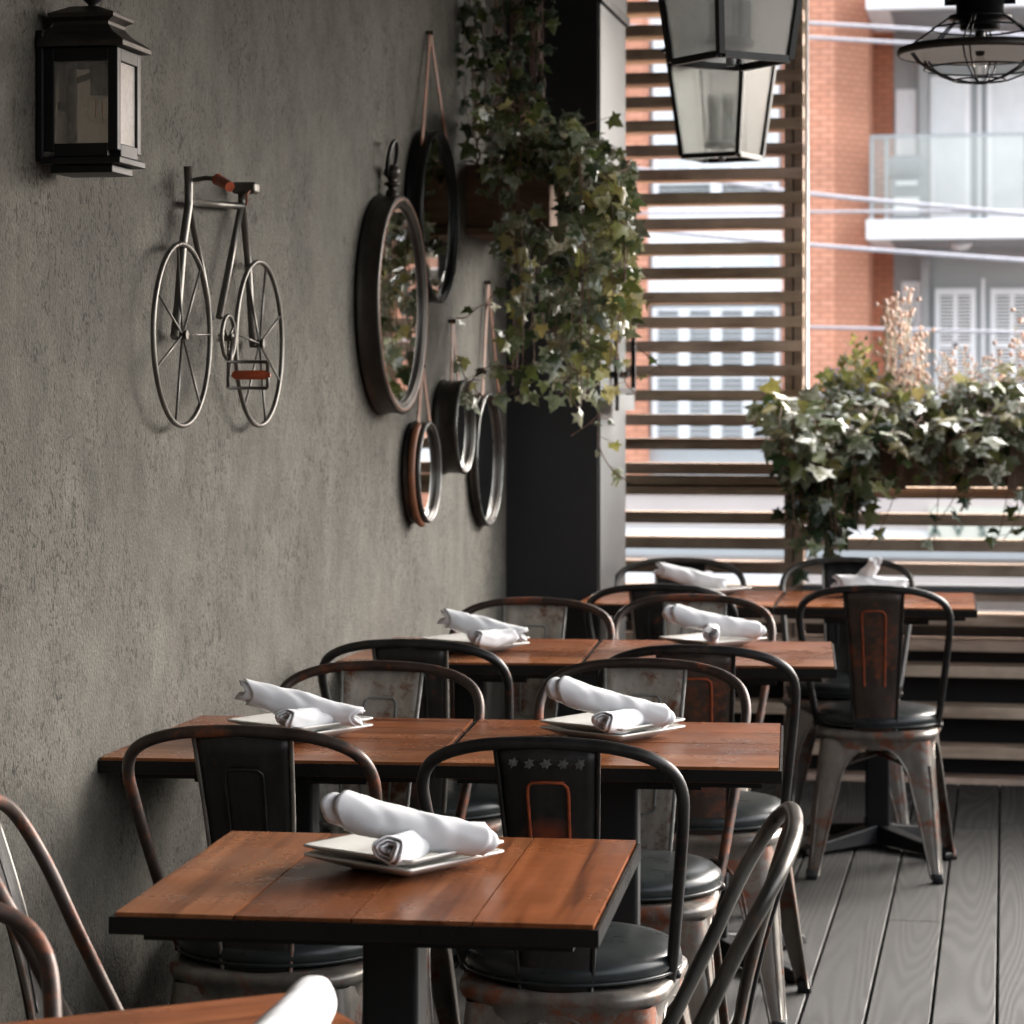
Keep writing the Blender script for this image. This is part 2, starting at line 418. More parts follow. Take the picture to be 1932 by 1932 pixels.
# plaster wall and pillar
mb = MB(); mb.box((XW - .2, -3.2, -.2), (XW, 9.6, 2.95))
tag(mb.build('plaster_wall', M['plaster']), 'long grey brown textured plaster wall carrying the bicycle and mirrors', 'wall')
mb = MB(); mb.box((XW - .2, -3.4, -.2), (4.6, -3.2, 2.95))
tag(mb.build('rear_wall', M['pillar']), 'dark wall closing the terrace at its near end', 'wall')
XP = onY(1130, 700, 8.1).x
pil = empty('pillar', (XW, 8.3, 0)); tag(pil, 'charcoal square pillar in the corner behind the hanging ivy', 'pillar')
YP = onX(955, 800, XW).y
XP = onY(1127, 700, YP).x
YPb = onX(1178, 700, XP + .004).y
pb = MB(); pb.box((XW + .001, YP, -.02), (XP, YPb, 2.95)); pb.build('shaft', M['pillar'], pil).matrix_parent_inverse = Matrix.Translation((-XW, -8.3, 0))
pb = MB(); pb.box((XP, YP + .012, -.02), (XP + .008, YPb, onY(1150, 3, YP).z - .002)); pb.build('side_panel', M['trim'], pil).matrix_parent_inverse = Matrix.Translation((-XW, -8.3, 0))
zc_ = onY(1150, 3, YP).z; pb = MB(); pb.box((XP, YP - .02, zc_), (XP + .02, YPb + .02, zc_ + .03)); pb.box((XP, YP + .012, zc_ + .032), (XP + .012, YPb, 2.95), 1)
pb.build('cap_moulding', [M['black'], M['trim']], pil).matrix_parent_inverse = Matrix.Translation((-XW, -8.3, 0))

# ================================================================== SLAT SCREEN
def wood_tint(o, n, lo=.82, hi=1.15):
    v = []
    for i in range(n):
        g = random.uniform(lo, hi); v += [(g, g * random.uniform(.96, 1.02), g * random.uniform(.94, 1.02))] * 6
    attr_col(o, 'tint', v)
xl = XP - .25; xr = onY(1500, 700, YS).x + .035
xpost0 = onY(1480, 800, YS + .02).x; xpost1 = onY(1515, 800, YS + .02).x
scr = empty('slat_screen', (xl, YS, 0)); tag(scr, 'brown wooden privacy screen of horizontal slats with a double post', 'screen')
inv = Matrix.Translation((-xl, -YS, 0))
def part(mb_, name, mats, parent, inv_): o_ = mb_.build(name, mats, parent); o_.matrix_parent_inverse = inv_; return o_
zt = lambda y: EYE + (HY - y) * (YS / .99) / FP
up_c = [c * .5 for c in (-62, 28, 117, 207, 297, 387, 477, 570, 662, 752, 847, 940, 1032, 1124, 1217, 1308, 1400, 1492, 1584, 1675)]
allz = []
HT = .040
for y_ in up_c: allz.append((zt(y_), xl, xpost1 + .004))
for y_ in (884, 908, 922.5): allz.append((zt(y_), xl, xpost1 + .004))
for y_ in (976, 1023.5, 1069, 1114): allz.append((zt(y_), xl, 3.6))
for y_ in (925,): allz.append((zt(y_ + 1), xpost1 + .006, 3.6))
for y_ in (1160, 1207, 1255, 1330, 1404, 1462): allz.append((zt(y_), xl, 3.6))
for (z, xa, xb) in allz:
    mb = MB(); mb.box((xa, YS, z - HT / 2), (xb, YS + .14, z + HT / 2))
    o = part(mb, 'slat', M['slat'], scr, inv); wood_tint(o, 1); bevel(o, .002, 1)
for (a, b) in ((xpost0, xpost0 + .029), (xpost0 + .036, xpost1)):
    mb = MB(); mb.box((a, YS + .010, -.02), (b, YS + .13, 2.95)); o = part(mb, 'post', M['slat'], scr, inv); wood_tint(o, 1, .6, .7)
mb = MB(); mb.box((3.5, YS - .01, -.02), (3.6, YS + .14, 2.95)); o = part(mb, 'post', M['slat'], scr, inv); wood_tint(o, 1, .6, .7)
mb = MB(); mb.tube([(xpost1 + .012, YS + .03, zt(760)), (xpost1 + .012, YS + .03, 2.95)], .008, 8); part(mb, 'lit_edge_strip', M['whiteframe'], scr, inv)  # lit right edge of the post, put in as a thin white tube
mb = MB(); mb.box((-1.6, YS + .18, -.1), (4.6, YS + .22, zt(1150))); 
tag(mb.build('backing_board', M['backing']), 'black low wall board behind the lowest brown slats', 'board')
mb = MB(); mb.box((xpost1, YS - .03, zt(1107)), (3.6, YS + .15, zt(1099))); o = part(mb, 'ledge', M['trim'], scr, inv)

# ================================================================== APARTMENT BUILDING
YB = 34.0
bld = empty('apartment_building', (0, YB, -3.6)); tag(bld, 'red brick apartment building with white balcony slabs across the street', 'building')
binv = Matrix.Translation((0, -YB, 3.6))
def bp(name, x0, x1, y0, y1, Y, mat, depth=.2, parent=None):
    a = onY(x0, y1, Y); b = onY(x1, y0, Y); m_ = MB(); m_.box((a.x, Y, a.z), (b.x, Y + depth, b.z))
    p = parent or bld
    o_ = m_.build(name, mat, p); o_.matrix_parent_inverse = binv if p is bld else Matrix.Identity(4)
    return o_
def bsub(name, x0, x1, y0, y1, Y, mat, depth, par):
    a = onY(x0, y1, Y); b = onY(x1, y0, Y); m_ = MB(); m_.box((a.x, Y, a.z), (b.x, Y + depth, b.z))
    o_ = m_.build(name, mat, par); return o_
ztop, zbot = onY(966, -900, YB).z, -3.6
def wall(name, x0, x1, Y, mat, depth=.3, y0=-900, y1=1500, par=None):
    return bp(name, x0, x1, y0, y1, Y, mat, depth, par)
bp('brick_wall', 1105, 1222, -900, 905, YB, M['brick'], .4)
bp('brick_wall', 1476, 1574, -900, 905, YB, M['brick'], .4)
# chamfered brick pier
a = onY(1574, 0, YB); b = onY(1638, 0, YB + .5)
mb = MB(); z0_, z1_ = onY(966, 905, YB).z, ztop
mb.add([(a.x, YB, z0_), (b.x, YB + .5, z0_), (b.x, YB + 2.2, z0_), (a.x, YB + 2.2, z0_), (a.x, YB, z1_), (b.x, YB + .5, z1_), (b.x, YB + 2.2, z1_), (a.x, YB + 2.2, z1_)],
       [(0,1,5,4),(1,2,6,5),(2,3,7,6),(3,0,4,7),(4,5,6,7)])
part(mb, 'brick_pier', M['brick_shaded'], bld, binv)
YR = YB + 1.9
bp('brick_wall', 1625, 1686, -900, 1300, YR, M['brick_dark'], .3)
bp('cladding', 1686, 2500, -900, 1300, YR + .04, M['greypaint'], .3)
bp('upper_wall', 2450, 3600, -900, 1500, YB, M['brick'], .4)
bp('upper_wall', -1800, 1106, -900, 1500, YB, M['brick'], .4)
# balconies
for (yt, yb) in ((425, 461), (11, 42), (-403, -370), (840, 872)):
    zt_, zb_ = onY(966, yt, YB).z, onY(966, yb, YB).z
    xa_ = onY(1634, 0, YB - .3).x
    mb = MB(); mb.box((xa_, YB - .3, zb_), (xa_ + 7.5, YR, zt_)); part(mb, 'balcony_slab', M['white'], bld, binv)
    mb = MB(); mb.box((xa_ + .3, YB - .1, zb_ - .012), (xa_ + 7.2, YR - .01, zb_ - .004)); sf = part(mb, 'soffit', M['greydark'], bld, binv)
    if yt in (425, 11):
        gx = onY(1641, 0, YB - .22).x; zr = zt_ + 1.05
        mb = MB(); mb.box((gx + .02, YB - .22, zt_ + .06), (gx + 7, YB - .205, zr)); g_ = part(mb, 'glass_balustrade', M['glassrail'], bld, binv)
        mb = MB(); mb.box((gx, YB - .235, zr + .002), (gx + 7.1, YB - .19, zr + .04))
        for xx in (gx, gx + .19, gx + 1.95, gx + 3.9): mb.box((xx, YB - .2, zt_), (xx + .045, YB - .15, zr))
        part(mb, 'balustrade_rail', M['greypaint'], bld, binv)
# doors on the recessed wall
def door(x0, x1, y0, y1, shutters=False):
    f = bp('glass_door', x0, x1, y0, y1, YR - .03, M['whiteframe'], .06)
    w = 10
    if not shutters:
        bsub('pane', x0 + w, x1 - w, y0 + w, y1 - w, YR - .036, M['pane'], .003, f)
    else:
        p_ = bsub('pane', x0 + w, x1 - w, y0 + w, y1 - w, YR - .036, M['paned'], .003, f)
        m_ = MB(); y = y0 + w
        while y < y1 - w:
            a_ = onY(x0 + w, y + 3.4, YR - .05); b_ = onY(x1 - w, y, YR - .05); m_.box((a_.x, YR - .05, a_.z), (b_.x, YR - .04, b_.z)); y += 6.6
        xm = (x0 + x1) / 2
        for (xa2, xb2, ya2, yb2) in ((xm - 4, xm + 4, y0 + w, y1 - w), (x0 + w, x1 - w, (y0 + y1) / 2 - 6, (y0 + y1) / 2 + 4)):
            a_ = onY(xa2, yb2, YR - .06); b_ = onY(xb2, ya2, YR - .06); m_.box((a_.x, YR - .06, a_.z), (b_.x, YR - .052, b_.z))
        m_.build('louvres', M['whiteframe'], f)
    return f
def fixinv(p):
    for c in bpy.data.objects:
        if c.parent == p: c.matrix_parent_inverse = Matrix.Identity(4)
door(1755, 1831, 142, 415); door(1862, 1950, 142, 415); door(1764, 1841, 544, 760, True); door(1869, 1950, 544, 760, True)
door(1690, 1729, 168, 362); door(1701, 1737, 531, 700, True)
bp('mullion', 1845, 1851, 120, 425, YR - .02, M['whiteframe'], .05)
bp('mullion', 1852, 1858, 525, 840, YR - .02, M['whiteframe'], .05)
bp('cladding_column', 1733, 1752, 84, 425, YR - .2, M['greypaint'], .2)
bp('cladding_column', 1738, 1752, 490, 840, YR - .2, M['greypaint'], .2)
# bay with white windows seen through the slats
bp('white_band', 1222, 1476, -60, 60, YB + .1, M['white'], .3)
bp('window_bay', 1222, 1476, 60, 905, YB + .16, M['greypaint'], .3)
bp('white_band', 1222, 1476, 388, 468, YB + .02, M['white'], .12)
bp('white_band', 1222, 1476, 518, 572, YB + .02, M['white'], .12)
def bay_window(x0, x1, y0, y1, nx, ny, lou):
    f = bp('window', x0, x1, y0, y1, YB + .08, M['whiteframe'], .08)
    dx = (x1 - x0) / nx; dy = (y1 - y0) / ny
    for i in range(nx):
        for j in range(ny):
            xa, xb = x0 + i * dx + 11, x0 + (i + 1) * dx - 11; ya, yb = y0 + j * dy + 6, y0 + (j + 1) * dy - 6
            p_ = bsub('pane', xa, xb, ya, yb, YB + .074, M['paned'] if lou else M['pane'], .003, f)
            if lou:
                m_ = MB(); y = ya
                while y < yb - 3:
                    a_ = onY(xa, y + 4.2, YB + .06); b_ = onY(xb, y + 1.4, YB + .06); m_.box((a_.x, YB + .06, a_.z), (b_.x, YB + .066, b_.z)); y += 9.5
                m_.build('louvres', M['whiteframe'], p_)
bay_window(1232, 1470, 70, 330, 3, 2, False)
bay_window(1232, 1470, 340, 386, 2, 1, True)
bay_window(1230, 1472, 476, 514, 2, 1, False)
bay_window(1230, 1472, 578, 832, 4, 2, True)
# ground floor
bp('white_band', 1105, 1640, 905, 930, YB - .1, M['white'], .5)
bp('cream_fascia', 1105, 2500, 930, 990, YB - .05, M['cream'], .45)
bp('shop_front', 1105, 2500, 990, 1044, YB, M['white'], .4)
bp('shop_front', 1105, 2500, 1044, 1120, YB + .02, M['cream'], .4)
bp('white_band', 1105, 1500, 1083, 1500, YB - .4, M['white'], .5)
bp('cream_fascia', 1640, 2500, 872, 930, YB - .02, M['greypaint'], .45)
bp('grey_sill', 1105, 2500, 1036, 1046, YB - .2, M['greypaint'], .5)
sg = bp('shop_sign', 1752, 2200, 960, 1016, YB - .16, M['sign'], .1)
def text_obj(txt, loc, size, mat, parent, name='lettering', rz=0, ext=.004, center=True):
    cu = bpy.data.curves.new(name, 'FONT'); cu.body = txt; cu.size = size; cu.extrude = ext; cu.offset = .006
    if center: cu.align_x = 'CENTER'
    ob = bpy.data.objects.new('tmp', cu); col.objects.link(ob)
    dg = bpy.context.evaluated_depsgraph_get(); me = bpy.data.meshes.new_from_object(ob.evaluated_get(dg))
    bpy.data.objects.remove(ob); me.materials.clear(); me.materials.append(mat)
    o_ = bpy.data.objects.new(name, me); col.objects.link(o_)
    o_.parent = parent; o_.rotation_euler = (R(90), 0, rz); o_.location = loc
    return o_
for ch, px in (('A', 1764), ('V', 1808), ('S', 1853)):
    p = onY(px, 1011, YB - .17); l_ = text_obj(ch, p, .20, M['signtext'], sg)
# covered barbecue on the balcony
def rounded_box(m_, c, h, r, m=0, n=3):
    rings = []
    for i in range(n + 1):
        a = R(-90 + 90 * i / n); rings.append(rrect(h[0] - r + r*math.cos(a), h[1] - r + r*math.cos(a), r * .9, c[2] - h[2] + r + r*math.sin(a)))
    for i in range(n + 1):
        a = R(90 * i / n); rings.append(rrect(h[0] - r + r*math.cos(a), h[1] - r + r*math.cos(a), r * .9, c[2] + h[2] - r + r*math.sin(a)))
    for rg in rings:
        for v in rg: v.x += c[0]; v.y += c[1]
    m_.loft(rings, m, True)
p = onY(1711, 425, YB + .4)
bq = empty('barbecue', (p.x, YB + .5, onY(966, 425, YB).z)); tag(bq, 'grey covered barbecue standing behind the glass balcony railing', 'barbecue')
mb = MB(); rounded_box(mb, (0, 0, .3), (.22, .2, .28), .05); rounded_box(mb, (0, 0, .72), (.26, .22, .17), .12); rounded_box(mb, (.16, 0, .45), (.1, .18, .3), .05)
mb.build('cover', M['greydark'], bq)
mb = MB(); mb.box((-.14, -.225, .48), (.14, -.215, .53)); mb.box((-.16, -.21, .1), (.16, -.2, .32)); mb.build('label_patch', M['white'], bq)
# soffit lamp
p = onY(1812, 464, YB + .5)
mb = MB(); mb.lathe([(.001, -.1), (.08, -.085), (.13, -.05), (.15, 0), (.001, 0)], 20, M=Matrix.Translation((p.x, YB + .6, onY(966, 461, YB).z - .012)))
tag(mb.build('ceiling_lamp', M['white']), 'small round white lamp under the balcony slab', 'lamp')
# overhead cables
cabs = [((1200, 30), (1515, 43), (2100, 78), 20, .022, 'upper of two close pale cables near the top of the brick pier'),
        ((1200, 50), (1515, 70), (2100, 103), 21, .022, 'lower of two close pale cables near the top of the brick pier'),
        ((1200, 318), (1515, 364), (2100, 420), 20, .024, 'pale cable sagging across the foot of the glass balcony'),
        ((1200, 402), (1515, 400), (2100, 397), 22, .018, 'level pale cable just above the white balcony slab'),
        ((1200, 432), (1515, 461), (2100, 504), 19, .022, 'pale cable crossing just below the white balcony slab'),
        ((1200, 612), (1515, 617), (2100, 632), 21, .018, 'faint pale cable low across the brick pier and shutters')]
for (p0, p1, p2, Y, r_, lb) in cabs:
    pts = [onY(*p0, Y + 2), onY(*p1, Y), onY(*p2, Y - 3)]
    e0 = pts[0] + (pts[0] - pts[1]) * 3; e1 = pts[2] + (pts[2] - pts[1]) * 2.5
    mb = MB(); mb.tube(catmull([e0] + pts + [e1], 8), r_ * .7, 8)
    tag(mb.build('cable', M['cable']), lb, 'cable', 'cables crossing the street')

# ================================================================== TABLES
def make_table():
    t = empty('cafe_table', (0, 0, 0))
    m_ = MB(); n = 4; w = .598 / n; tints = []
    hx = .299
    cuts = [-hx, -.148, .0, .150, hx]
    for i in range(4):
        m_.box((cuts[i] + .0012, -.299, .734), (cuts[i+1] - .0012, .299, .7615 + random.uniform(-.0004, .0004)))
        g = (1.12, .80, .98, 1.05)[i]; tints += [(g, g * (1.08, .96, 1.05, .93)[i], g * (1.12, .95, 1.15, .9)[i])] * 6
    top = m_.build('tabletop', M['wood'], t); attr_col(top, 'tint', tints); 
    m_ = MB(); a, b = .301, .305
    for (p, q) in (((-b, -b), (b, -a)), ((-b, a), (b, b)), ((-b, -a), (-a, a)), ((a, -a), (b, a))):
        m_.box((*p, .7355), (*q, .757))
    m_.box((-.27, -.27, .722), (.27, .27, .7335))
    f = m_.build('edge_frame', M['rail'], t)
    m_ = MB(); m_.loft([rrect(.038, .038, .008, .03), rrect(.038, .038, .008, .70)], 0, False)
    m_.box((-.16, -.16, .70), (.16, .16, .7215)); m_.build('column', M['black'], t)
    m_ = MB()
    for k in range(4):
        a = PI / 4 + k * PI / 2; ca, sa = math.cos(a), math.sin(a)
        Mt = Matrix.Rotation(a, 4, 'Z')
        rings = []
        for (x, hw, zb, zt2) in ((0, .036, .015, .075), (.08, .034, .014, .062), (.2, .028, .010, .044), (.29, .025, .006, .034), (.315, .02, .006, .022)):
            rings.append([Vector((x, -hw, zb)), Vector((x, hw, zb)), Vector((x, hw * .75, zt2)), Vector((x, -hw * .75, zt2))])
        m_.loft(rings, 0, False, True, Mt)
        m_.lathe([(.001, 0), (.02, 0), (.02, .012), (.001, .012)], 12, 0, Mt @ Matrix.Translation((.285, 0, 0)))
    bevel(m_.build('cross_base', M['black'], t), .004, 2)
    return t
TAB = make_table()
def table_fit(o, nl, nr, fl, fr, turn=0):
    p = [onZ(*q, .76) for q in (nl, nr, fl, fr)]
    c = (p[0] + p[1] + p[2] + p[3]) / 4
    e = (p[1] - p[0]) + (p[3] - p[2]); ang = math.atan2(e.y, e.x)
    e2 = (p[2] - p[0]) + (p[3] - p[1]); ang2 = math.atan2(-e2.x, e2.y)
    a = (ang + ang2) / 2
    o.location = (c.x, c.y, 0); o.rotation_euler = (0, 0, a + turn)
    return c, a
GT = 'square wooden cafe tables along the wall'
specs = [
 ('T1', (190, 1720), (1147, 1748), (413, 1572), (1225, 1588), 0, 'single square wooden table in front with four lengthwise boards and a plate stack'),
 ('T2a', (175, 1440), (797, 1441), (370, 1353), (912, 1357), 1, 'wall side table of the second row, touching the plaster wall'),
 ('T2b', (797, 1441), (1432, 1447), (912, 1357), (1485, 1362), 1, 'aisle side table of the second row, joined to its neighbour at a seam'),
 ('T3a', (606, 1250), (1080, 1254), (722, 1206), (1145, 1209), 1, 'wall side table of the third row, partly behind a black hooped chair'),
 ('T3b', (1080, 1254), (1555, 1257), (1145, 1209), (1583, 1207), 1, 'aisle side table of the third row with a pale worn top'),
 ('T4a', (1090, 1140), (1453, 1143), (1160, 1114), (1486, 1116), 1, 'farthest row table beside the charcoal pillar'),
 ('T4b', (1453, 1143), (1823, 1149), (1486, 1116), (1828, 1119), 1, 'farthest row table at the right, below the planter')]
TP = {}; TOB = {}
for i, (nm, nl, nr, fl, fr, turn, lb) in enumerate(specs):
    o = TAB if i == 0 else copy_tree(TAB)
    TOB[nm] = o; TP[nm] = table_fit(o, nl, nr, fl, fr, R(90) if turn else 0)
    tag(o, lb, 'table', GT)
def cw(lat, d, z=0): v = RT * lat + FW * d; return Vector((v.x, v.y, z))
for (na, nb_) in (('T2a', 'T2b'), ('T3a', 'T3b'), ('T4a', 'T4b')):
    oa, ob = TOB[na], TOB[nb_]; a_ = (TP[na][1] + TP[nb_][1]) / 2; e_ = Vector((math.cos(a_), math.sin(a_), 0)); mid = (oa.location + ob.location) / 2
    for o_, sg_ in ((oa, -1), (ob, 1)):
        o_.location = mid + e_ * sg_ * .301; o_.rotation_euler = (0, 0, a_ + R(90)); o_.scale = (1, .982, 1)
o = copy_tree(TAB); c0 = cw(-.367, 2.400); o.location = c0; o.rotation_euler = (0, 0, YAW + R(25.8) + R(90)); TP['T0'] = (c0, YAW + R(25.8))
tag(o, 'nearest wooden table, only its far corner showing at the bottom left edge', 'table', GT)

# ================================================================== CHAIRS  (local: faces +Y, back at -Y)
def make_chair(hoop_m, splat_m, leg_m, rust=False, stars=False):
    t = empty('metal_chair', (0, 0, 0))
    # cushion
    m_ = MB(); prof = [(.001, .428), (.165, .428), (.181, .436), (.187, .449), (.184, .463), (.170, .474), (.135, .481), (.07, .485), (.001, .486)]
    m_.lathe(prof, 40); m_.tube([(.184 * math.cos(2*PI*k/40), .184 * math.sin(2*PI*k/40), .4385) for k in range(40)], .0035, 6, closed=True)
    m_.build('seat_cushion', M['vinyl'], t)
    # seat pan with rolled rim
    m_ = MB()
    def pr(hf, hb, d, r, z):   # trapezoid rounded rect
        out = rrect(hf, d, r, z, 6)
        for v in out:
            k = (v.y + d) / (2 * d); v.x *= (hb + (hf - hb) * k) / hf
        return out
    m_.loft([pr(.176, .158, .172, .09, .372), pr(.178, .160, .174, .09, .395), pr(.186, .168, .182, .09, .402), pr(.190, .172, .186, .09, .412),
             pr(.188, .170, .184, .09, .424), pr(.176, .158, .172, .09, .4275)], 0, True, False)
    m_.add(pr(.176, .158, .172, .09, .4276), [tuple(range(28))], 0)
    m_.build('seat_pan', leg_m, t)
    # legs with half arches
    def corner(i, z):
        sx, sy = ((1, 1), (-1, 1), (-1, -1), (1, -1))[i]
        k = 1 - z / .40
        tx, ty = (.172, .170) if sy > 0 else (.154, .168)
        fx, fy = (.222, .215) if sy > 0 else (.190, .212)
        return Vector((sx * (tx + (fx - tx) * k), sy * (ty + (fy - ty) * k), z))
    ZS = [.40, .392, .387, .383, .376, .366, .352, .335, .315, .29, .26, .22, .17, .12, .06, .012]
    for i in range(4):
        m_ = MB(); vs = []; inner = [[], []]
        for z in ZS:
            A = corner(i, z)
            row = []
            for si, j in enumerate(((i + 1) % 4, (i - 1) % 4)):
                B = corner(j, z); L = (B - A).length
                w0 = .062; g0 = L - 2 * w0
                if z >= .385: win = L / 2
                elif z > .26:
                    g = g0 * math.sqrt(max(0, 1 - ((z - .26) / .125) ** 2)); win = (L - g) / 2
                else: win = .027 + (w0 - .027) * (z / .26) ** 1.15
                d = (B - A).normalized(); row.append((d, win))
            (d1, w1), (d2, w2) = row
            rc = .028 if z > .3 else .020
            rc = min(rc, min(w1, w2) * .6)
            pts = [A + d1 * w1, A + d1 * (w1 * .55 + rc * .45)]
            for q in (0, .25, .5, .75, 1):   # quadratic round corner
                a_ = A + d1 * rc; b_ = A + d2 * rc
                pts.append(a_ * (1-q)**2 + A * 2*q*(1-q) + b_ * q*q)
            pts += [A + d2 * (w2 * .55 + rc * .45), A + d2 * w2]
            vs += pts; inner[0].append(pts[0]); inner[1].append(pts[-1])
        n = 9; fs = [(r*n+c, r*n+c+1, (r+1)*n+c+1, (r+1)*n+c) for r in range(len(ZS)-1) for c in range(n-1)]
        m_.add(vs, fs, 0, True)
        for e in inner: m_.tube(e[2:], .0036, 6)
        # pressed ridge along the corner
        m_.tube([corner(i, z) * 1.0 + (Vector((0, 0, z)) - corner(i, z)) * .035 for z in (.33, .2, .1, .03)], [.004, .006, .006, .005], 6)
        lg = m_.build('leg', leg_m, t)
        m_ = MB(); c = corner(i, .0); cc = c * .945; cc.z = 0
        m_.loft([[v + Vector((cc.x, cc.y, 0)) for v in rrect(.0165, .0165, .007, 0, 3)], [v + Vector((cc.x, cc.y, 0)) for v in rrect(.0155, .0155, .007, .028, 3)]], 0, True)
        m_.build('foot_cap', M['rubber'], lg)
    # cross brace under seat
    m_ = MB(); 
    for i in (0, 1):
        a_ = corner(i, .30); b_ = corner(i + 2, .30); m_.tube([a_ * .95 + Vector((0,0,.02)), Vector((0, 0, .34)), b_ * .95+ Vector((0,0,.02))], .006, 6)
    m_.build('brace', leg_m, t)
    # hoop
    half = [(.166, -.02, .405), (.178, -.055, .455), (.190, -.100, .54), (.202, -.145, .63), (.212, -.185, .715), (.213, -.212, .765), (.198, -.232, .800), (.165, -.246, .822), (.115, -.255, .836), (.06, -.259, .842), (0, -.260, .844)]
    P = catmull([Vector(p) for p in half] + [Vector((-x, y, z)) for (x, y, z) in half[:-1][::-1]], 5)
    m_ = MB(); m_.tube(P, .0105, 12)
    for sx in (-1, 1): m_.lathe([(.001, .012), (.007, .010), (.009, 0), (.001, -.002)], 10, 0, Matrix.Translation((sx * .178, -.03, .43)) @ Matrix.Rotation(sx * PI / 2, 4, 'Y'))
    m_.build('back_hoop', hoop_m, t)
    # splat
    m_ = MB(); NV, NU = 14, 9; vs = []
    def sp(u, v):      # u -1..1, v 0 bottom .. 1 top
        hw = .058 + .026 * v ** .85
        z = .415 + .418 * v
        y = -.170 - .085 * v ** 1.2 + .012 * math.sin(v * PI)
        return Vector((u * hw, y - .010 * (1 - u * u), z))
    for i in range(NV + 1):
        for j in range(NU + 1): vs.append(sp(-1 + 2 * j / NU, i / NV))
    n = NU + 1; fs = [(r*n+c, r*n+c+1, (r+1)*n+c+1, (r+1)*n+c) for r in range(NV) for c in range(NU)]
    m_.add(vs, fs, 0, True)
    back = m_.build('backrest', splat_m, t)
    sd = back.modifiers.new('solid', 'SOLIDIFY'); sd.thickness = .0022
    m_ = MB()
    for u in (-1, 1): m_.tube([sp(u, k / 12) for k in range(13)], .0042, 6)
    m_.build('side_bead', M['pale_wear'] if splat_m == M['steel_raw_lit'] else leg_m if not rust else hoop_m, back)
    em = []
    for v in [.34 + .48 * k / 10 for k in range(11)]: em.append((-.42, v))
    em += [(-.40, .85), (-.31, .868), (0, .87), (.31, .868), (.40, .85)]
    for v in [.82 - .48 * k / 10 for k in range(11)]: em.append((.42, v))
    if splat_m == M['steel_raw_lit']: em += [(.40, .315), (0, .305), (-.40, .315), (-.42, .34)]
    for off, nm in ((-.0025, 'embossed_line'),):
        m_ = MB(); m_.tube([sp(u, v) + Vector((0, off, 0)) for u, v in em], .0030, 6); m_.tube([sp(u, v) + Vector((0, -off, 0)) for u, v in em], .0030, 6)
        m_.build(nm, M['rust_line'] if rust else (M['pale_wear'] if splat_m == M['steel_raw_lit'] else splat_m), back)
    if stars:
        m_ = MB(); rs = random.Random(3)
        for k in range(5):
            c = sp(-.66 + .33 * k, .945); pts = []; q0 = rs.random() * 6
            for q in range(12):
                a = q0 + 2 * PI * q / 12; rr = (.0095 if q % 2 == 0 else .0058) * rs.uniform(.8, 1.15)
                pts.append(c + Vector((rr * math.cos(a) + .2 * rr * math.sin(a), -.0045, rr * 1.0 * math.sin(a))))
            m_.add(pts + [c + Vector((0, -.0055, 0))], [(q, (q+1) % 12, 12) for q in range(12)])
        m_.build('star_marks', M['faint_wear'], back)
    return t
protoA = make_chair(M['steel_dark'], M['steel_dark'], M['steel_legs'])                    # dark
protoB = make_chair(M['steel_brown'], M['steel_raw_lit'], M['steel_legs'])                    # rusty hoop raw splat
protoC = make_chair(M['steel_dark'], M['steel_patch'], M['steel_legs'], True, True)        # stars
protoD = make_chair(M['steel_brown'], M['steel_dark'], M['steel_legs'])                   # rusty hoop dark splat
protoE = make_chair(M['steel_dark'], M['steel_brown'], M['steel_legs'], True)
M['steel_mid'] = m_metal('worn_dark_steel', (.105, .098, .088), (.12, .05, .03), .60, .72, .36, .7)
protoF = make_chair(M['steel_mid'], M['steel_dark'], M['steel_legs'])
GC = 'metal hoop back chairs around the tables'
used = set()
HOOP = .26
def place(proto, x, y, ang, lb, gain=1):
    """x, y: pixel of the hoop's top centre; ang: facing (0 = towards +Y)"""
    o = proto if proto.name not in used else copy_tree(proto)
    used.add(proto.name)
    top = onZ(x, y, .852)
    f = Vector((-math.sin(R(ang)), math.cos(R(ang)), 0))
    p = top + f * HOOP
    o.location = (p.x, p.y, 0); o.rotation_euler = (0, 0, R(ang)); tag(o, lb, 'chair', GC)
    return o
place(protoD, 455, 1370, 0, 'dark chair with rust worn hoop, near side of the second row beside the wall')
place(protoC, 1030, 1392, 0, 'dark chair with orange rusted outline and five pale star marks on its back')
place(protoA, 772, 1207, 0, 'black chair with back to us on near side of third row nearest the wall')
place(protoE, 1312, 1218, 1, 'dark chair with back to us on near side of third row at the aisle')
place(protoA, 1243, 1102, 1, 'black chair with back to us in the far row beside the pillar')
place(protoE, 1648, 1105, 0, 'whole rusty dark chair with back to us standing free at the right of the aisle')
place(protoB, 722, 1248, 180, 'chair facing us with mottled rusty back panel behind the second row wall side table')
place(protoB, 1218, 1243, 180, 'chair facing us with pale speckled back panel behind the second row aisle side table')
place(protoB, 1010, 1128, 180, 'rusty brown hooped chair facing us between third row table and the pillar')
place(protoB, 1312, 1122, 180, 'rusty brown hooped chair facing us behind the third row aisle side table')
place(protoF, 1285, 1053, 180, 'chair facing us against the slat screen next to the pillar')
place(protoF, 1600, 1052, 180, 'chair facing us against the slat screen under the planter')
cR = place(protoF, 1500, 1530, 96, 'chair seen edge on, facing left to the front table, steel tubes shining')
cA = place(protoD, -35, 1512, -74, 'rusty tubed chair leaning into view at left edge, farther of the two there')
cB = copy_tree(protoD); pB = cw(-.735, 2.87); fB = RT * .435 - FW * .9
cB.location = pB + fB * HOOP; cB.rotation_euler = (0, 0, math.atan2(-fB.x, fB.y))
tag(cB, 'rust speckled chair at bottom left corner, nearer of the two cut off there', 'chair', GC)

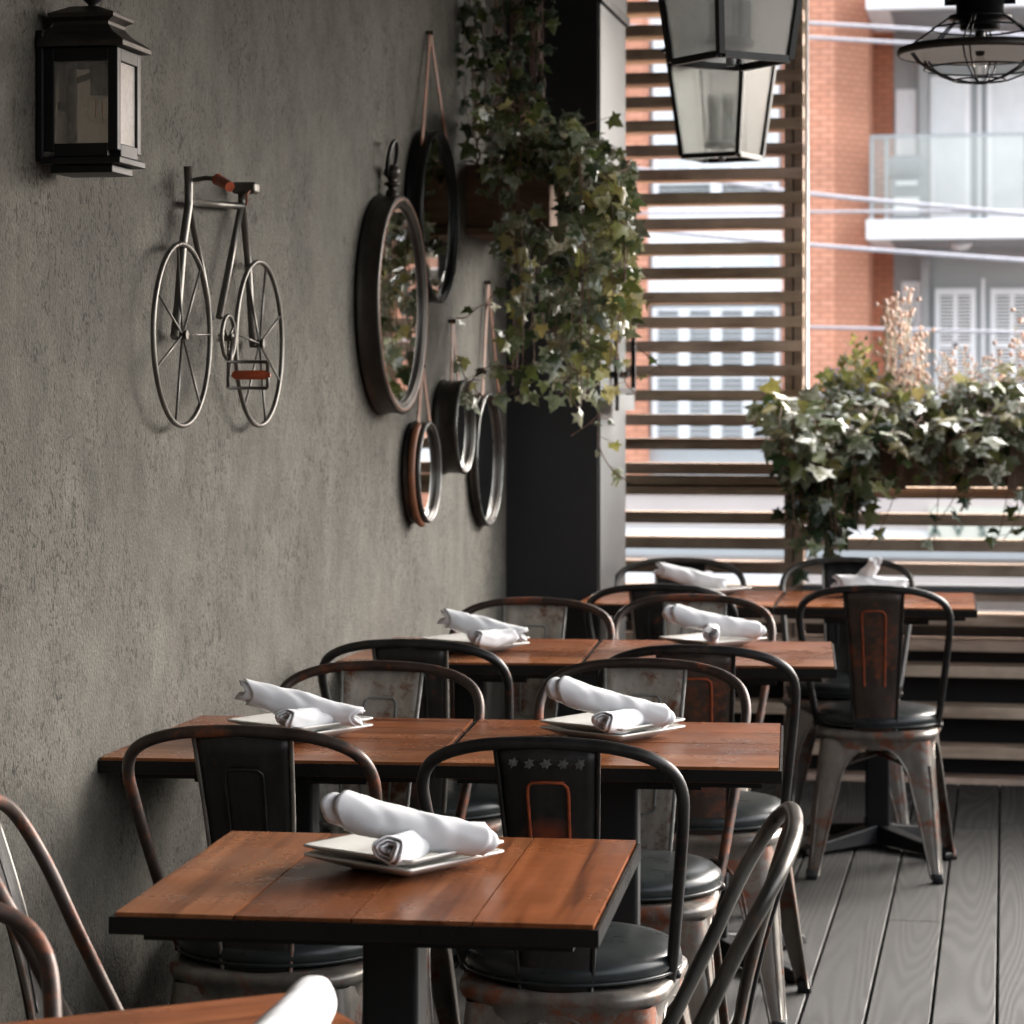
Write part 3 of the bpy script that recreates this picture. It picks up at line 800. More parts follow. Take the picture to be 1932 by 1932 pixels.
# ================================================================== PLATES AND NAPKINS
def make_plate():
    m_ = MB(); h = .098
    rings = [rrect(.052, .052, .012, 0), rrect(.055, .055, .012, .001), rrect(.068, .068, .012, .006), rrect(h, h, .008, .0185), rrect(h + .001, h + .001, .008, .0200),
             rrect(h, h, .008, .0218), rrect(h - .004, h - .004, .008, .0215), rrect(.072, .072, .01, .0125), rrect(.061, .061, .01, .0085)]
    m_.loft(rings, 0, True)
    o_ = m_.build('square_plate', M['china']); return o_
def make_roll(seed, L, R0, flare=.25, seam=-1.0):
    rs = random.Random(seed); m_ = MB(); NR, NT_ = 44, 110; vs = []
    a0 = seam - 3.4 * 2 * PI
    ph = [rs.random() * 6 for _ in range(4)]
    for i in range(NR + 1):
        t = i / NR; x = (t - .5) * L
        end = max(0, (abs(t - .5) - .36) / .14)
        for j in range(NT_ + 1):
            s = j / NT_; th = a0 + s * 3.4 * 2 * PI
            r = R0 * (.12 + .88 * s ** .8)
            r *= 1 + flare * (t - .5) * .8 + .05 * math.sin(5 * t + ph[0]) + .035 * math.sin(3 * th + 7 * t + ph[1])
            if s > .86: r *= 1 + (s - .86) * (.3 + .5 * math.sin(PI * t))
            xx = x + (.010 * math.sin(2 * th + ph[2]) + .012 * (s - .5)) * end * (1 if t > .5 else -1)
            zz = r * math.sin(th) * (1 - .06 * math.cos(2 * PI * t)); yy = r * math.cos(th)
            tip_ = max(0, (s - .72) / .28) * .20
            xx = x * (1 - tip_) + tip_ * L * .12 + (xx - x)
            r *= 1 + .05 * math.cos(3 * (th - seam)) + .018 * math.sin(9 * t + 2.2 * th + ph[3])
            bend = .004 * math.sin(PI * t)
            q = mnoise.noise(Vector((x * 22, math.cos(th) * 1.7, math.sin(th) * 1.7 + seed))) * .0022 + mnoise.noise(Vector((x * 30 + math.cos(th) * 2.5, math.cos(th) * .8, math.sin(th) * .8 + seed * 2))) * .0022
            vs.append(Vector((xx, yy * (1 + q / max(r, .004)), zz * (1 + q / max(r, .004)) - bend)))
    n = NT_ + 1; fs = [(r*n+c, r*n+c+1, (r+1)*n+c+1, (r+1)*n+c) for r in range(NR) for c in range(NT_)]
    m_.add(vs, fs, 0, True)
    o_ = m_.build('rolled_napkin', M['cloth'])
    sd = o_.modifiers.new('solid', 'SOLIDIFY'); sd.thickness = .0024; sd.offset = 0
    return o_
plate0 = make_plate(); rollA = make_roll(3, .27, .0255, -.12, -2.2); rollB = make_roll(8, .16, .0205, .05)
rollC = make_roll(15, .26, .0235, -.25)
GP, GN = 'stacked square white plates', 'rolled white napkins on the plates'
pu = [False]; ru = set()
def get(o):
    if o.name in ru: c = o.copy(); col.objects.link(c); return c
    ru.add(o.name); return o
def orient(o, a, b):
    d = (b - a).normalized(); q = d.to_track_quat('X', 'Z'); o.rotation_mode = 'QUATERNION'; o.rotation_quaternion = q; o.location = (a + b) / 2
def setting(px, py, ang, lbl, long_a, long_b, short_a, dirn=None, plates=2, roll=None):
    """px,py: centre of the plate on the table; long_a,long_b pixel ends of the upper roll; short_a pixel of the lower roll's near end"""
    c = onZ(px, py, .775)
    nm = ('lower', 'upper')
    for k in range(plates):
        o = get(plate0); o.location = (c.x, c.y, .7618 + k * .0125); o.rotation_euler = (0, 0, ang + k * .02)
        tag(o, ('lower' if k == 0 else 'upper') + ' square white plate of the stack ' + lbl, 'plate', GP)
    dep = (c - E0).dot(FW)
    a = atD(*long_a, dep - .05); b = atD(*long_b, dep - .045)
    b.z = max(b.z, .80)
    o = get(roll or rollA); orient(o, a, b); o.scale = (((b - a).length + .012) / .27, 1, 1); tag(o, 'long rolled white napkin leaning over the plates ' + lbl, 'napkin', GN)
    o = get(rollB); s0 = onZ(*short_a, .806); d = dirn or Vector((.35, .94, 0)).normalized()
    s0 = s0 + d * .012; orient(o, s0, s0 + d * .12); o.scale = (.75, 1, 1); o.location.z = .8085
    tag(o, 'short rolled white napkin lying on the plates ' + lbl, 'napkin', GN)
setting(762, 1618, YAW + R(50), 'on the single front table', (626, 1522), (918, 1588), (722, 1611), (RT * .42 + FW * .9))
setting(566, 1376, YAW + R(50), 'on the second row table by the wall', (458, 1301), (676, 1350), (526, 1361), (RT * .72 + FW * .7), roll=rollC)
setting(1156, 1378, YAW + R(49), 'on the second row table at the aisle', (1045, 1297), (1256, 1354), (1128, 1366), (RT * .62 + FW * .78))
setting(896, 1218, YAW + R(48), 'on the third row table by the wall', (836, 1163), (988, 1196), (888, 1206), (RT * .75 + FW * .66), roll=rollC)
setting(1345, 1208, YAW + R(42), 'on the third row table at the aisle', (1262, 1156), (1432, 1191), (1340, 1200), (RT * .1 + FW * .99), plates=1)
setting(1338, 1112, YAW + R(42), 'on the far row table near the pillar', (1240, 1072), (1366, 1100), (1300, 1093), (RT * .55 + FW * .83), plates=1, roll=rollC)
# last setting: one roll lying, one leaning up and back
c = onZ(1650, 1118, .775); o = get(plate0); o.location = (c.x, c.y, .7618); o.rotation_euler = (0, 0, YAW + R(40)); tag(o, 'only square white plate on the far row table at the right', 'plate', GP)
dd = (c - E0).dot(FW)
o = get(rollC); orient(o, atD(1566, 1096, dd), atD(1716, 1101, dd)); tag(o, 'rolled white napkin lying flat on the far right table', 'napkin', GN)
o = get(rollB); orient(o, atD(1622, 1094, dd + .05), atD(1650, 1062, dd - .02)); tag(o, 'rolled white napkin standing up at a tilt on the far right table', 'napkin', GN)
# foreground table setting (plate is below the frame)
cT0 = TP['T0'][0]
a = cw(-.222, 2.600, .800); b = cw(-.29, 2.43, .800)
d0 = (HY - 1868) / FP
a = E0 + ray(583, 1893) * 2.60; a2 = E0 + ray(480, 2010) * 2.42
b = a + (a2 - a).normalized() * .25
o = get(make_roll(21, .27, .033, -.30)); orient(o, b, a)
tag(o, 'rolled white napkin in the foreground, its rounded end at the bottom edge', 'napkin', GN)
for k in range(2):
    p = (a + b) / 2; o = get(plate0); o.location = (b.x - .02, b.y - .02, .7618 + k * .0125); o.rotation_euler = (0, 0, .6)
    tag(o, ('lower' if k == 0 else 'upper') + ' square white plate on the nearest table, below the foreground napkin', 'plate', GP)

# ================================================================== WALL LAMP
def frame_rect(m_, o_, u, v, w, h, t, dep, mi=0):
    """rectangular frame in the plane o_+u,v with bar width t and thickness dep along normal"""
    n_ = u.cross(v).normalized()
    def bar(a0, a1, b0, b1):
        vs = []
        for q in (0, dep):
            for (aa, bb) in ((a0, b0), (a1, b0), (a1, b1), (a0, b1)): vs.append(o_ + u * aa + v * bb + n_ * q)
        m_.add(vs, [(0,3,2,1),(4,5,6,7),(0,1,5,4),(1,2,6,5),(2,3,7,6),(3,0,4,7)], mi)
    bar(0, w, 0, t); bar(0, w, h - t, h); bar(0, t, t, h - t); bar(w - t, w, t, h - t)
ax, ay, az = Vector((1,0,0)), Vector((0,1,0)), Vector((0,0,1))
YL = onX(68, 200, XW).y
XL = onY(222, 200, YL).x
LW = XL - XW - .01; LD = onX(266, 200, XL).y - YL
zb = onY(200, 308, YL).z; zT = onY(200, 88, YL).z
lamp = empty('wall_lantern', (XW + .01, YL + LD / 2, zb)); tag(lamp, 'black box lantern with seeded glass mounted on the plaster wall', 'wall lamp')
h = zT - zb; hw = LD / 2
m_ = MB()
m_.box((-.01, -hw - .005, .004), (.004, hw + .005, h + .03))
bevel(m_.build('backplate', M['blackiron'], lamp), .003)
m_ = MB()
t_ = .017
for (x, y) in ((.004, -hw), (LW - t_, -hw), (.004, hw - t_), (LW - t_, hw - t_)): m_.box((x, y, .022), (x + t_, y + t_, h))
for z in (.012, h - .022):
    m_.box((.004 + t_, -hw, z), (LW - t_, -hw + t_, z + .022)); m_.box((.004 + t_, hw - t_, z), (LW - t_, hw, z + .022)); m_.box((LW - t_, -hw + t_, z), (LW, hw - t_, z + .022))
m_.box((-.0, -hw - .006, .000), (LW + .006, hw + .006, .011)); m_.box((.012, -hw + .008, -.014), (LW - .012, hw - .008, -.001))
bevel(m_.build('frame', M['blackiron'], lamp), .0015)
m_ = MB()
def hrect(x0, x1, hy, z): return [Vector((x0, -hy, z)), Vector((x1, -hy, z)), Vector((x1, hy, z)), Vector((x0, hy, z))]
m_.loft([hrect(-.004, LW + .014, hw + .014, h + .001), hrect(-.004, LW + .014, hw + .014, h + .010), hrect(0, LW + .006, hw + .006, h + .016), hrect(.006, LW - .012, hw - .010, h + .028),
         hrect(.012, LW - .022, hw - .018, h + .040), hrect(.012, LW - .022, hw - .018, h + .046), hrect(.006, LW - .010, hw - .008, h + .052), hrect(.006, LW - .010, hw - .008, h + .059), hrect(.035, LW - .05, .018, h + .074)], 0, False)
rf = m_.build('roof', M['bronze'], lamp); bevel(rf, .0012)
m_ = MB(); m_.lathe([(.012, h + .07), (.008, h + .078), (.017, h + .086), (.019, h + .094), (.012, h + .103), (.001, h + .106)], 16, 0, Matrix.Translation((LW * .5 + .002, 0, 0)))
m_.build('finial', M['blackiron'], rf)
m_ = MB(); m_.box((.004 + t_, -hw + .004, .034), (LW - t_, -hw + .007, h - .022)); m_.build('glass_pane', M['seed'], lamp)
m_ = MB(); m_.box((LW - .008, -hw + t_, .034), (LW - .005, hw - t_, h - .022)); m_.build('glass_pane', M['milky'], lamp)
m_ = MB(); m_.box((.004 + t_, hw - .007, .034), (LW - t_, hw - .004, h - .022)); m_.build('glass_pane', M['seed'], lamp)
cx = LW * .60
m_ = MB(); m_.lathe([(.012, 0), (.020, -.004), (.026, -.02), (.024, -.036), (.014, -.046), (.001, -.048)], 20, 0, Matrix.Translation((cx, 0, h * .62)))
m_.build('bulb', M['bulb'], lamp)
m_ = MB(); m_.lathe([(.001, .05), (.015, .05), (.015, 0), (.001, 0)], 16, 0, Matrix.Translation((cx, 0, h * .62))); m_.tube([(.03, 0, .03), (.03, 0, h - .03)], .010, 8); m_.tube([(.03, 0, h - .05), (cx, 0, h - .035)], .006, 6)
m_.box((.006, -.012, h*.5), (.02, .012, h*.56))
m_.build('socket', M['blackiron'], lamp)
m_ = MB()
for q in (-.006, .006): m_.tube([(cx + q, 0, h * .62 - .008), (cx + q, 0, h * .62 - .036)], .0012, 6)
m_.build('filament', M['amber'], lamp)

# ================================================================== BICYCLE WALL ART
XB = XW + .035
def bq_(cx_, cy_): return 255.3 + cx_ * .28, 285.3 + cy_ * .28
def bP(cx_, cy_, off=0.0): p_ = onX(*bq_(cx_, cy_), XB); p_.x += off; return p_
o0 = bP(590, 1000)
bike = empty('bicycle_wall_art', (XW, o0.y, o0.z)); tag(bike, 'metal pipe bicycle sculpture with red brown grips hung flat on the wall', 'wall art')
bi = Matrix.Translation((-XW, -o0.y, -o0.z))
def circle(c, r, n=56, off=0): return [Vector((XB + off, c.y + r * math.cos(2*PI*k/n), c.z + r * math.sin(2*PI*k/n))) for k in range(n)]
for (hub, rim, sp_) in ((bP(314, 1245), (bP(105, 1240), bP(515, 1240), bP(325, 612), bP(318, 1865)), [(285, 640), (445, 775), (510, 1235), (435, 1705), (272, 1845), (150, 1450), (155, 960)]),
                        (bP(850, 1295), (bP(668, 1230), bP(995, 1250), bP(835, 732), bP(865, 1860)), [(880, 770), (980, 1105), (990, 1580), (878, 1850), (745, 1690), (690, 1235), (755, 840)])):
    c = Vector((XB, (rim[0].y + rim[1].y) / 2, (rim[2].z + rim[3].z) / 2)); r_ = (rim[2].z - rim[3].z) / 2 - .004
    m_ = MB(); m_.tube(circle(c, r_), .0052, 8, closed=True)
    w_ = part(m_, 'wheel', M['bike'], bike, bi)
    m_ = MB()
    for s_ in sp_:
        e = bP(*s_); d = (e - c); d.x = 0; e = c + d.normalized() * r_
        m_.tube([c, e], .0026, 6)
    m_.tube([c + Vector((-.02, 0, 0)), c + Vector((.010, 0, 0))], .009, 12)
    m_.build('spokes', M['bike'], w_)
m_ = MB()
def bt(pts, r_=.0075, off=-.008): m_.tube([bP(*p, off) for p in pts], r_, 8)
bt([(380, 100), (386, 220), (386, 360), (345, 640), (318, 1000), (290, 1250)], .0085)
bt([(390, 342), (745, 372)], .0070); bt([(392, 370), (455, 700), (540, 1130)], .0065); bt([(738, 372), (590, 1120)], .0075)
bt([(748, 372), (785, 760), (815, 1310)], .0075); bt([(745, 380), (745, 290)], .009)
part(m_, 'frame', M['bike'], bike, bi)
m_ = MB(); a = bP(395, 195, 0); g0 = onX(*bq_(545, 186), XB + .05); g1 = onX(*bq_(638, 240), XB + .09); m_.tube([a, onX(*bq_(470, 180), XB + .025), g0], .0048, 8); part(m_, 'handlebar', M['bike'], bike, bi)
m_ = MB(); m_.tube([g0, g0 + (g1 - g0) * .1, g0 + (g1 - g0) * .2, g0 + (g1 - g0) * .3, g1], [.008, .012, .009, .011, .010], 14); part(m_, 'hand_grip', M['grip'], bike, bi)
s0 = bP(735, 248, 0); m_ = MB(); m_.box((XB - .02, s0.y - .025, s0.z - .013), (XB + .030, s0.y + .012, s0.z + .011)); bevel(part(m_, 'saddle', M['bike'], bike, bi), .006, 3)
s1 = bP(655, 290, .03); m_ = MB(); m_.tube([s1 + Vector((0, .02, .008)), s1, s1 + Vector((0, -.003, -.022))], .003, 6); part(m_, 'brass_hook', M['leather'], bike, bi)
c = bP(588, 1255, .012); rr_ = (bP(588, 1108).z - bP(588, 1402).z) / 2; m_ = MB(); m_.tube(circle(c, rr_, 40, .012), .0042, 8, closed=True)
for k in range(3):
    th = R(30 + 120 * k); m_.tube([c, c + Vector((0, math.cos(th), math.sin(th))) * rr_], .0028, 6)
m_.tube([c + Vector((-.02, 0, 0)), c + Vector((.01, 0, 0))], .008, 10)
part(m_, 'chainring', M['bike'], bike, bi)
pa = bP(562, 1508, .02); m_ = MB(); m_.tube([c + Vector((.01, 0, 0)), pa], .0045, 6)
part(m_, 'crank', M['bike'], bike, bi)
ped = MB(); px0, pw_, pz = pa.x, .078, .026
for zz in (-pz, pz): ped.tube([(px0, pa.y, pa.z + zz), (px0 + pw_, pa.y + .01, pa.z + zz)], .0038, 6)
for k in (0, 1): ped.tube([(px0 + pw_ * k, pa.y + .01 * k, pa.z - pz), (px0 + pw_ * k, pa.y + .01 * k, pa.z + pz)], .0038, 6)
pd_ = part(ped, 'pedal', M['bike'], bike, bi)
m_ = MB(); m_.tube([(px0 + .008, pa.y, pa.z), (px0 + .014, pa.y, pa.z), (px0 + pw_ - .006, pa.y + .01, pa.z), (px0 + pw_ + .006, pa.y + .01, pa.z)], [.005, .0095, .0095, .004], 14); m_.build('pedal_roller', M['grip'], pd_)

# ================================================================== MIRRORS
def mirror(cx_, yt, yb, dep, rimw, label, mats, strap=None, ring=False, wrap=False):
    X = XW + dep
    yc = (yt + yb) / 2
    # the silhouette centre in z, Y from the pixel column
    p0 = onX(cx_, yc, X); r_ = (onX(cx_, yt, X).z - onX(cx_, yb, X).z) / 2
    zc = (onX(cx_, yt, X).z + onX(cx_, yb, X).z) / 2
    root = empty('round_mirror', (XW, p0.y, zc)); tag(root, label, 'mirror', 'round mirrors hung on the plaster wall')
    RY = Matrix.Rotation(PI / 2, 4, 'Y')      # lathe axis z -> +x
    m_ = MB()
    prof = [(r_ - rimw * 1.4, .004), (r_ + .001, .004), (r_ + .004, .010), (r_, .015), (r_ - .001, dep * .5), (r_, dep - .010), (r_ + .003, dep - .004), (r_, dep), (r_ - rimw * .35, dep + .003), (r_ - rimw * .7, dep), (r_ - rimw * .8, dep - .006), (r_ - rimw, dep - .004), (r_ - rimw, dep - .014)]
    m_.lathe(prof, 72, 0, RY); m_.build('frame', mats[0], root)
    m_ = MB(); m_.tube([(dep + .001, (r_ - rimw * .3) * math.cos(2*PI*k/64), (r_ - rimw * .3) * math.sin(2*PI*k/64)) for k in range(64)], .0028, 6, closed=True)
    m_.build('rim', mats[1], root)
    m_ = MB(); m_.lathe([(.0001, dep - .012), (r_ - rimw * .95, dep - .012)], 64, 0, RY, False); m_.build('mirror_glass', M['mirror'], root)
    if strap:
        ap = onX(*strap[0], XW + .012)
        for e in strap[1:]:
            q = onX(*e, XW + dep * .6)
            m_ = MB()
            a_ = Vector((.012, ap.y - p0.y, ap.z - zc)); b_ = Vector((dep * .6, q.y - p0.y, q.z - zc)); d = (b_ - a_).normalized(); sd_ = Vector((.35, 1, 0)).normalized() * .007; nn = d.cross(sd_).normalized() * .0015
            m_.loft([[a_ + sd_ + nn, a_ - sd_ + nn, a_ - sd_ - nn, a_ + sd_ - nn], [b_ + sd_ + nn, b_ - sd_ + nn, b_ - sd_ - nn, b_ + sd_ - nn]], 0, False)
            m_.build('strap', M['leather'], root)
        m_ = MB(); m_.tube([(0, ap.y - p0.y, ap.z - zc), (.022, ap.y - p0.y, ap.z - zc)], .006, 10); m_.build('hook', M['bronze'], root)
    if ring:
        m_ = MB(); d2 = dep * .5; rz_ = r_
        m_.lathe([(.018, -.002), (.016, .012), (.010, .018), (.010, .024), (.020, .028), (.020, .034), (.010, .038), (.012, .044), (.022, .056), (.020, .070), (.008, .080), (.001, .082)], 18, 0, Matrix.Translation((d2, 0, rz_)))
        m_.build('crown', M['bronze'], root)
        m_ = MB(); m_.tube([(d2 + .008 * math.sin(2*PI*k/30), .042 * math.cos(2*PI*k/30), rz_ + .095 + .046 * math.sin(2*PI*k/30)) for k in range(30)], .0055, 8, closed=True); m_.build('hanging_ring', M['blackiron'], root)
    if wrap:
        m_ = MB(); m_.tube([(dep * .62, (r_ + .004) * math.cos(a_), (r_ + .004) * math.sin(a_)) for a_ in [R(115 + k * 5) for k in range(31)]], .010, 10)
        m_.build('rope_wrap', M['leather'], root)
    return root
mirror(762, 370, 780, .062, .028, 'largest round mirror in a deep bronze case with a ring on top', (M['bronze'], M['leather']), ring=True)
mirror(831, 248, 571, .05, .012, 'high round mirror in thin dark frame hung from two tan straps', (M['blackiron'], M['rail']), ((812, 62), (796, 275), (846, 290)))
mirror(878, 718, 893, .07, .012, 'small round mirror in deep dark case hung from a short strap beside trailing ivy', (M['bronze'], M['zinc']), ((854, 606), (852, 722), (866, 726)))
mirror(924, 742, 991, .03, .010, 'lowest round mirror in thin zinc rim, nearest the pillar', (M['bronze'], M['zinc']), ((921, 533), (909, 770), (943, 765)))
mirror(811, 796, 985, .05, .012, 'smallest round mirror with tan wrapped edge below the largest mirror', (M['bronze'], M['zinc']), ((797, 690), (789, 800), (812, 806)), wrap=True)

# ================================================================== HANGING LANTERNS
def lantern(cx_, yb_, D, yawdeg, label):
    p = atD(cx_, yb_, D); zb_ = p.z
    root = empty('hanging_lantern', (p.x, p.y, zb_), R(yawdeg)); tag(root, label, 'lantern', 'tapered glass lanterns hung from the ceiling')
    hb, ht, H = .094, .126, .315
    def at(u, z): k = z / H; return hb + (ht - hb) * k
    m_ = MB(); t = .0075
    cs = [(1, 1), (-1, 1), (-1, -1), (1, -1)]
    def bar(a, b, w=t):
        d = (b - a).normalized(); s_ = d.cross(Vector((0, 0, 1)));
        if s_.length < .2: s_ = Vector((1, 0, 0))
        s_.normalize(); u_ = s_.cross(d).normalized()
        rg = [[q + s_ * i * w + u_ * j * w for (i, j) in ((1, 1), (-1, 1), (-1, -1), (1, -1))] for q in (a, b)]
        m_.loft(rg, 0, False)
    for (sx, sy) in cs: m_.loft([[Vector((sx * (r_) + i * t, sy * r_ + j * t, z)) for (i, j) in ((1, 1), (-1, 1), (-1, -1), (1, -1))] for (r_, z) in ((hb, 0), (ht, H))], 0, False)
    for (r_, z) in ((hb, 0), (ht, H)):
        for k in range(4):
            a, b = cs[k], cs[(k + 1) % 4]; q0 = Vector((a[0] * r_, a[1] * r_, z)); q1 = Vector((b[0] * r_, b[1] * r_, z)); dd_ = (q1 - q0).normalized() * (t + .0005)
            bar(q0 + dd_, q1 - dd_)
    m_.build('frame', M['blackiron'], root)
    for k in range(4):
        a, b = cs[k], cs[(k + 1) % 4]
        g = MB(); vs = []
        for (r_, z) in ((hb, .008), (ht, H - .008)):
            for c_ in (a, b): vs.append(Vector((c_[0] * r_, c_[1] * r_, z)))
        n_ = (vs[1] - vs[0]).cross(vs[2] - vs[0]).normalized() * .0015
        g.add([vs[0] + n_, vs[1] + n_, vs[3] + n_, vs[2] + n_, vs[0] - n_, vs[1] - n_, vs[3] - n_, vs[2] - n_], [(0,1,2,3),(7,6,5,4),(0,4,5,1),(1,5,6,2),(2,6,7,3),(3,7,4,0)])
        g.build('glass_pane', M['frost'], root)
    m_ = MB(); q = .016
    m_.loft([hrect(-ht - q, ht + q, ht + q, H + .006), hrect(-ht - q, ht + q, ht + q, H + .014), hrect(-.05, .05, .05, H + .10), hrect(-.05, .05, .05, H + .115), hrect(-.02, .02, .02, H + .14)], 0, False)
    m_.tube([(0, 0, H + .13), (0, 0, 2.95 - zb_)], .005, 8); m_.build('roof', M['blackiron'], root)
    m_ = MB(); m_.lathe([(.001, .03), (.05, .03), (.055, .042), (.05, .05), (.001, .05)], 20); m_.tube([(0, 0, -.012), (0, 0, .03)], .010, 10)
    for k in range(4):
        a = PI / 4 + k * PI / 2; m_.lathe([(.012, .045), (.011, .13), (.001, .13)], 12, 0, Matrix.Translation((.036 * math.cos(a), .036 * math.sin(a), 0)))
    m_.build('candle_cluster', M['greydark'], root)
    m_ = MB()
    for k in range(4):
        a = PI / 4 + k * PI / 2; m_.lathe([(.008, .13), (.013, .15), (.011, .175), (.001, .205)], 10, 0, Matrix.Translation((.036 * math.cos(a), .036 * math.sin(a), 0)))
    m_.build('candle_bulbs', M['candle'], root)
    return root
lantern(1378, 115, 5.8, 10.75 + 31, 'nearer tapered glass lantern, cut off by the top edge')
lantern(1362, 297, 8.1, 10.75 - 28, 'farther tapered glass lantern showing four candle bulbs')
# industrial cage pendant
p = atD(1849, 97, 6.3); pen = empty('cage_pendant', (p.x, p.y, p.z)); tag(pen, 'black industrial pendant lamp with wire cage and round disc shade', 'pendant lamp')
m_ = MB(); m_.lathe([(.045, .062), (.075, .052), (.13, .030), (.185, .012), (.197, .004), (.200, -.003), (.197, -.008), (.19, -.006), (.13, .012), (.07, .035), (.045, .045)][:0] + [(.055, .014), (.185, .012), (.196, .009), (.2, .002), (.2, -.006), (.197, -.010), (.192, -.008)], 56); m_.lathe([(.192, -.008), (.10, -.002), (.02, .0), (.001, .0)], 56, 1)
m_.build('disc_shade', [M['bronze'], M['white']], pen)
m_ = MB()
for k in range(6):
    a = R(20) + k * PI / 3; 
    for da in (-.045, .045):
        m_.tube([Vector((r_ * math.cos(a + da), r_ * math.sin(a + da), z)) for (r_, z) in ((.075, .082), (.11, .058), (.15, .028), (.185, .004))], .0022, 6)
        m_.tube([Vector((r_ * math.cos(a + da), r_ * math.sin(a + da), z)) for (r_, z) in ((.172, -.006), (.155, -.028), (.12, -.050), (.07, -.069), (.02, -.076))], .0024, 6)
for (r_, z) in ((.135, -.042), (.062, -.070), (.02, -.076), (.115, .055)): m_.tube([(r_ * math.cos(2*PI*k/40), r_ * math.sin(2*PI*k/40), z) for k in range(40)], .0024, 6, closed=True)
m_.build('wire_cage', M['blackiron'], pen)
m_ = MB(); m_.lathe([(.001, .052), (.048, .052), (.050, .07), (.053, .075), (.075, .078), (.076, .086), (.058, .088), (.056, .16), (.05, .20), (.02, .22), (.001, .22)], 36)
for a in (0, PI): m_.tube([(.05 * math.cos(a), 0, .125), (.085 * math.cos(a), 0, .125)], .012, 12)
m_.tube([(0, 0, .21), (0, 0, 2.95 - p.z)], .012, 10)
m_.build('socket_housing', M['blackiron'], pen)
m_ = MB(); m_.lathe([(.012, .05), (.014, .01), (.010, -.01), (.001, -.012)], 12); m_.build('lamp_holder', M['blackiron'], pen)
m_ = MB(); m_.lathe([(.009, -.012), (.016, -.03), (.014, -.055), (.001, -.064)], 16); m_.build('bulb', M['bulb'], pen)

# ================================================================== FRAMED GLASS PANEL ON PILLAR
xa = XP + .062
q0 = onX(1158, 322, xa); q1 = onX(1192, 345, xa); zb_ = onX(1192, 742, xa).z; zt2 = q0.z
fr = empty('framed_panel', (xa, q0.y, zb_)); tag(fr, 'narrow black framed glass panel fixed to the grey side of the pillar', 'panel')
m_ = MB(); Lf = q1.y - q0.y; Hf = zt2 - zb_
frame_rect(m_, Vector((0, 0, 0)), ay, az, Lf, Hf, .018, .014)
for z in (.05, Hf - .08): m_.box((-.058, .05, z), (0, .07, z + .02)); m_.box((-.058, Lf - .09, z), (0, Lf - .07, z + .02))
m_.build('frame', M['black'], fr)
m_ = MB(); m_.box((.002, .018, .018), (.006, Lf - .018, Hf - .018)); m_.build('glass', M['glassrail'], fr)
m_ = MB(); m_.box((.0, .03, .0), (.012, Lf - .02, .05)); m_.build('bottom_plate', M['trim'], fr).location.z = -.055

# ================================================================== IVY
LEAF = [(0, 0), (.16, .06), (.42, -.10), (.36, .16), (.58, .40), (.26, .46), (.20, .66), (0, 1.0), (-.20, .66), (-.26, .46), (-.58, .40), (-.36, .16), (-.42, -.10), (-.16, .06)]
class Foliage:
    def __init__(s, seed): s.r = random.Random(seed); s.v = []; s.f = []; s.mi = []; s.tint = []; s.edge = []
    def leaf(s, pos, nrm, tip, size, mi, pale=0.0):
        r = s.r; nrm = nrm.normalized(); tip = (tip - nrm * tip.dot(nrm))
        if tip.length < 1e-4: tip = nrm.orthogonal()
        tip.normalize(); sd = nrm.cross(tip)
        b = len(s.v); fold = r.uniform(.04, .30) * size; curl = r.uniform(-.05, .30) * size
        s.v.append(pos + tip * size * .35 - nrm * .0); s.edge.append(0.0)
        tw = r.uniform(.85, 1.1)
        for (x, y) in LEAF:
            xx = x * tw * size * 1.0; yy = y * size
            s.v.append(pos + sd * xx + tip * yy + nrm * (-fold * abs(x) * 2 - curl * (y - .3) ** 2 * 1.6)); s.edge.append(pale)
        n = len(LEAF); g = r.uniform(.65, 1.4); t = (g * r.uniform(.9, 1.2), g, g * r.uniform(.75, 1.1))
        for k in range(n): s.f.append((b, b + 1 + k, b + 1 + (k + 1) % n)); s.mi.append(mi); s.tint.append(t)
    def build(s, name, mats, parent, inv_):
        me = bpy.data.meshes.new(name); me.from_pydata([tuple(v) for v in s.v], [], s.f)
        for m_ in mats: me.materials.append(m_)
        me.polygons.foreach_set('material_index', s.mi); me.polygons.foreach_set('use_smooth', [True] * len(s.f))
        a = me.attributes.new('tint', 'FLOAT_COLOR', 'FACE'); a.data.foreach_set('color', [c for t in s.tint for c in (*t, 1)])
        e = me.attributes.new('edge', 'FLOAT', 'POINT'); e.data.foreach_set('value', s.edge)
        me.update(); o_ = bpy.data.objects.new(name, me); col.objects.link(o_); o_.parent = parent; o_.matrix_parent_inverse = inv_; return o_
LM = [M['leaf_g'], M['leaf_v'], M['leaf_y'], M['leaf_d']]
def pix(p):
    q = p - E0; d_ = q.dot(FW); return W / 2 + q.dot(RT) / d_ * FP, HY - q.z / d_ * FP, d_
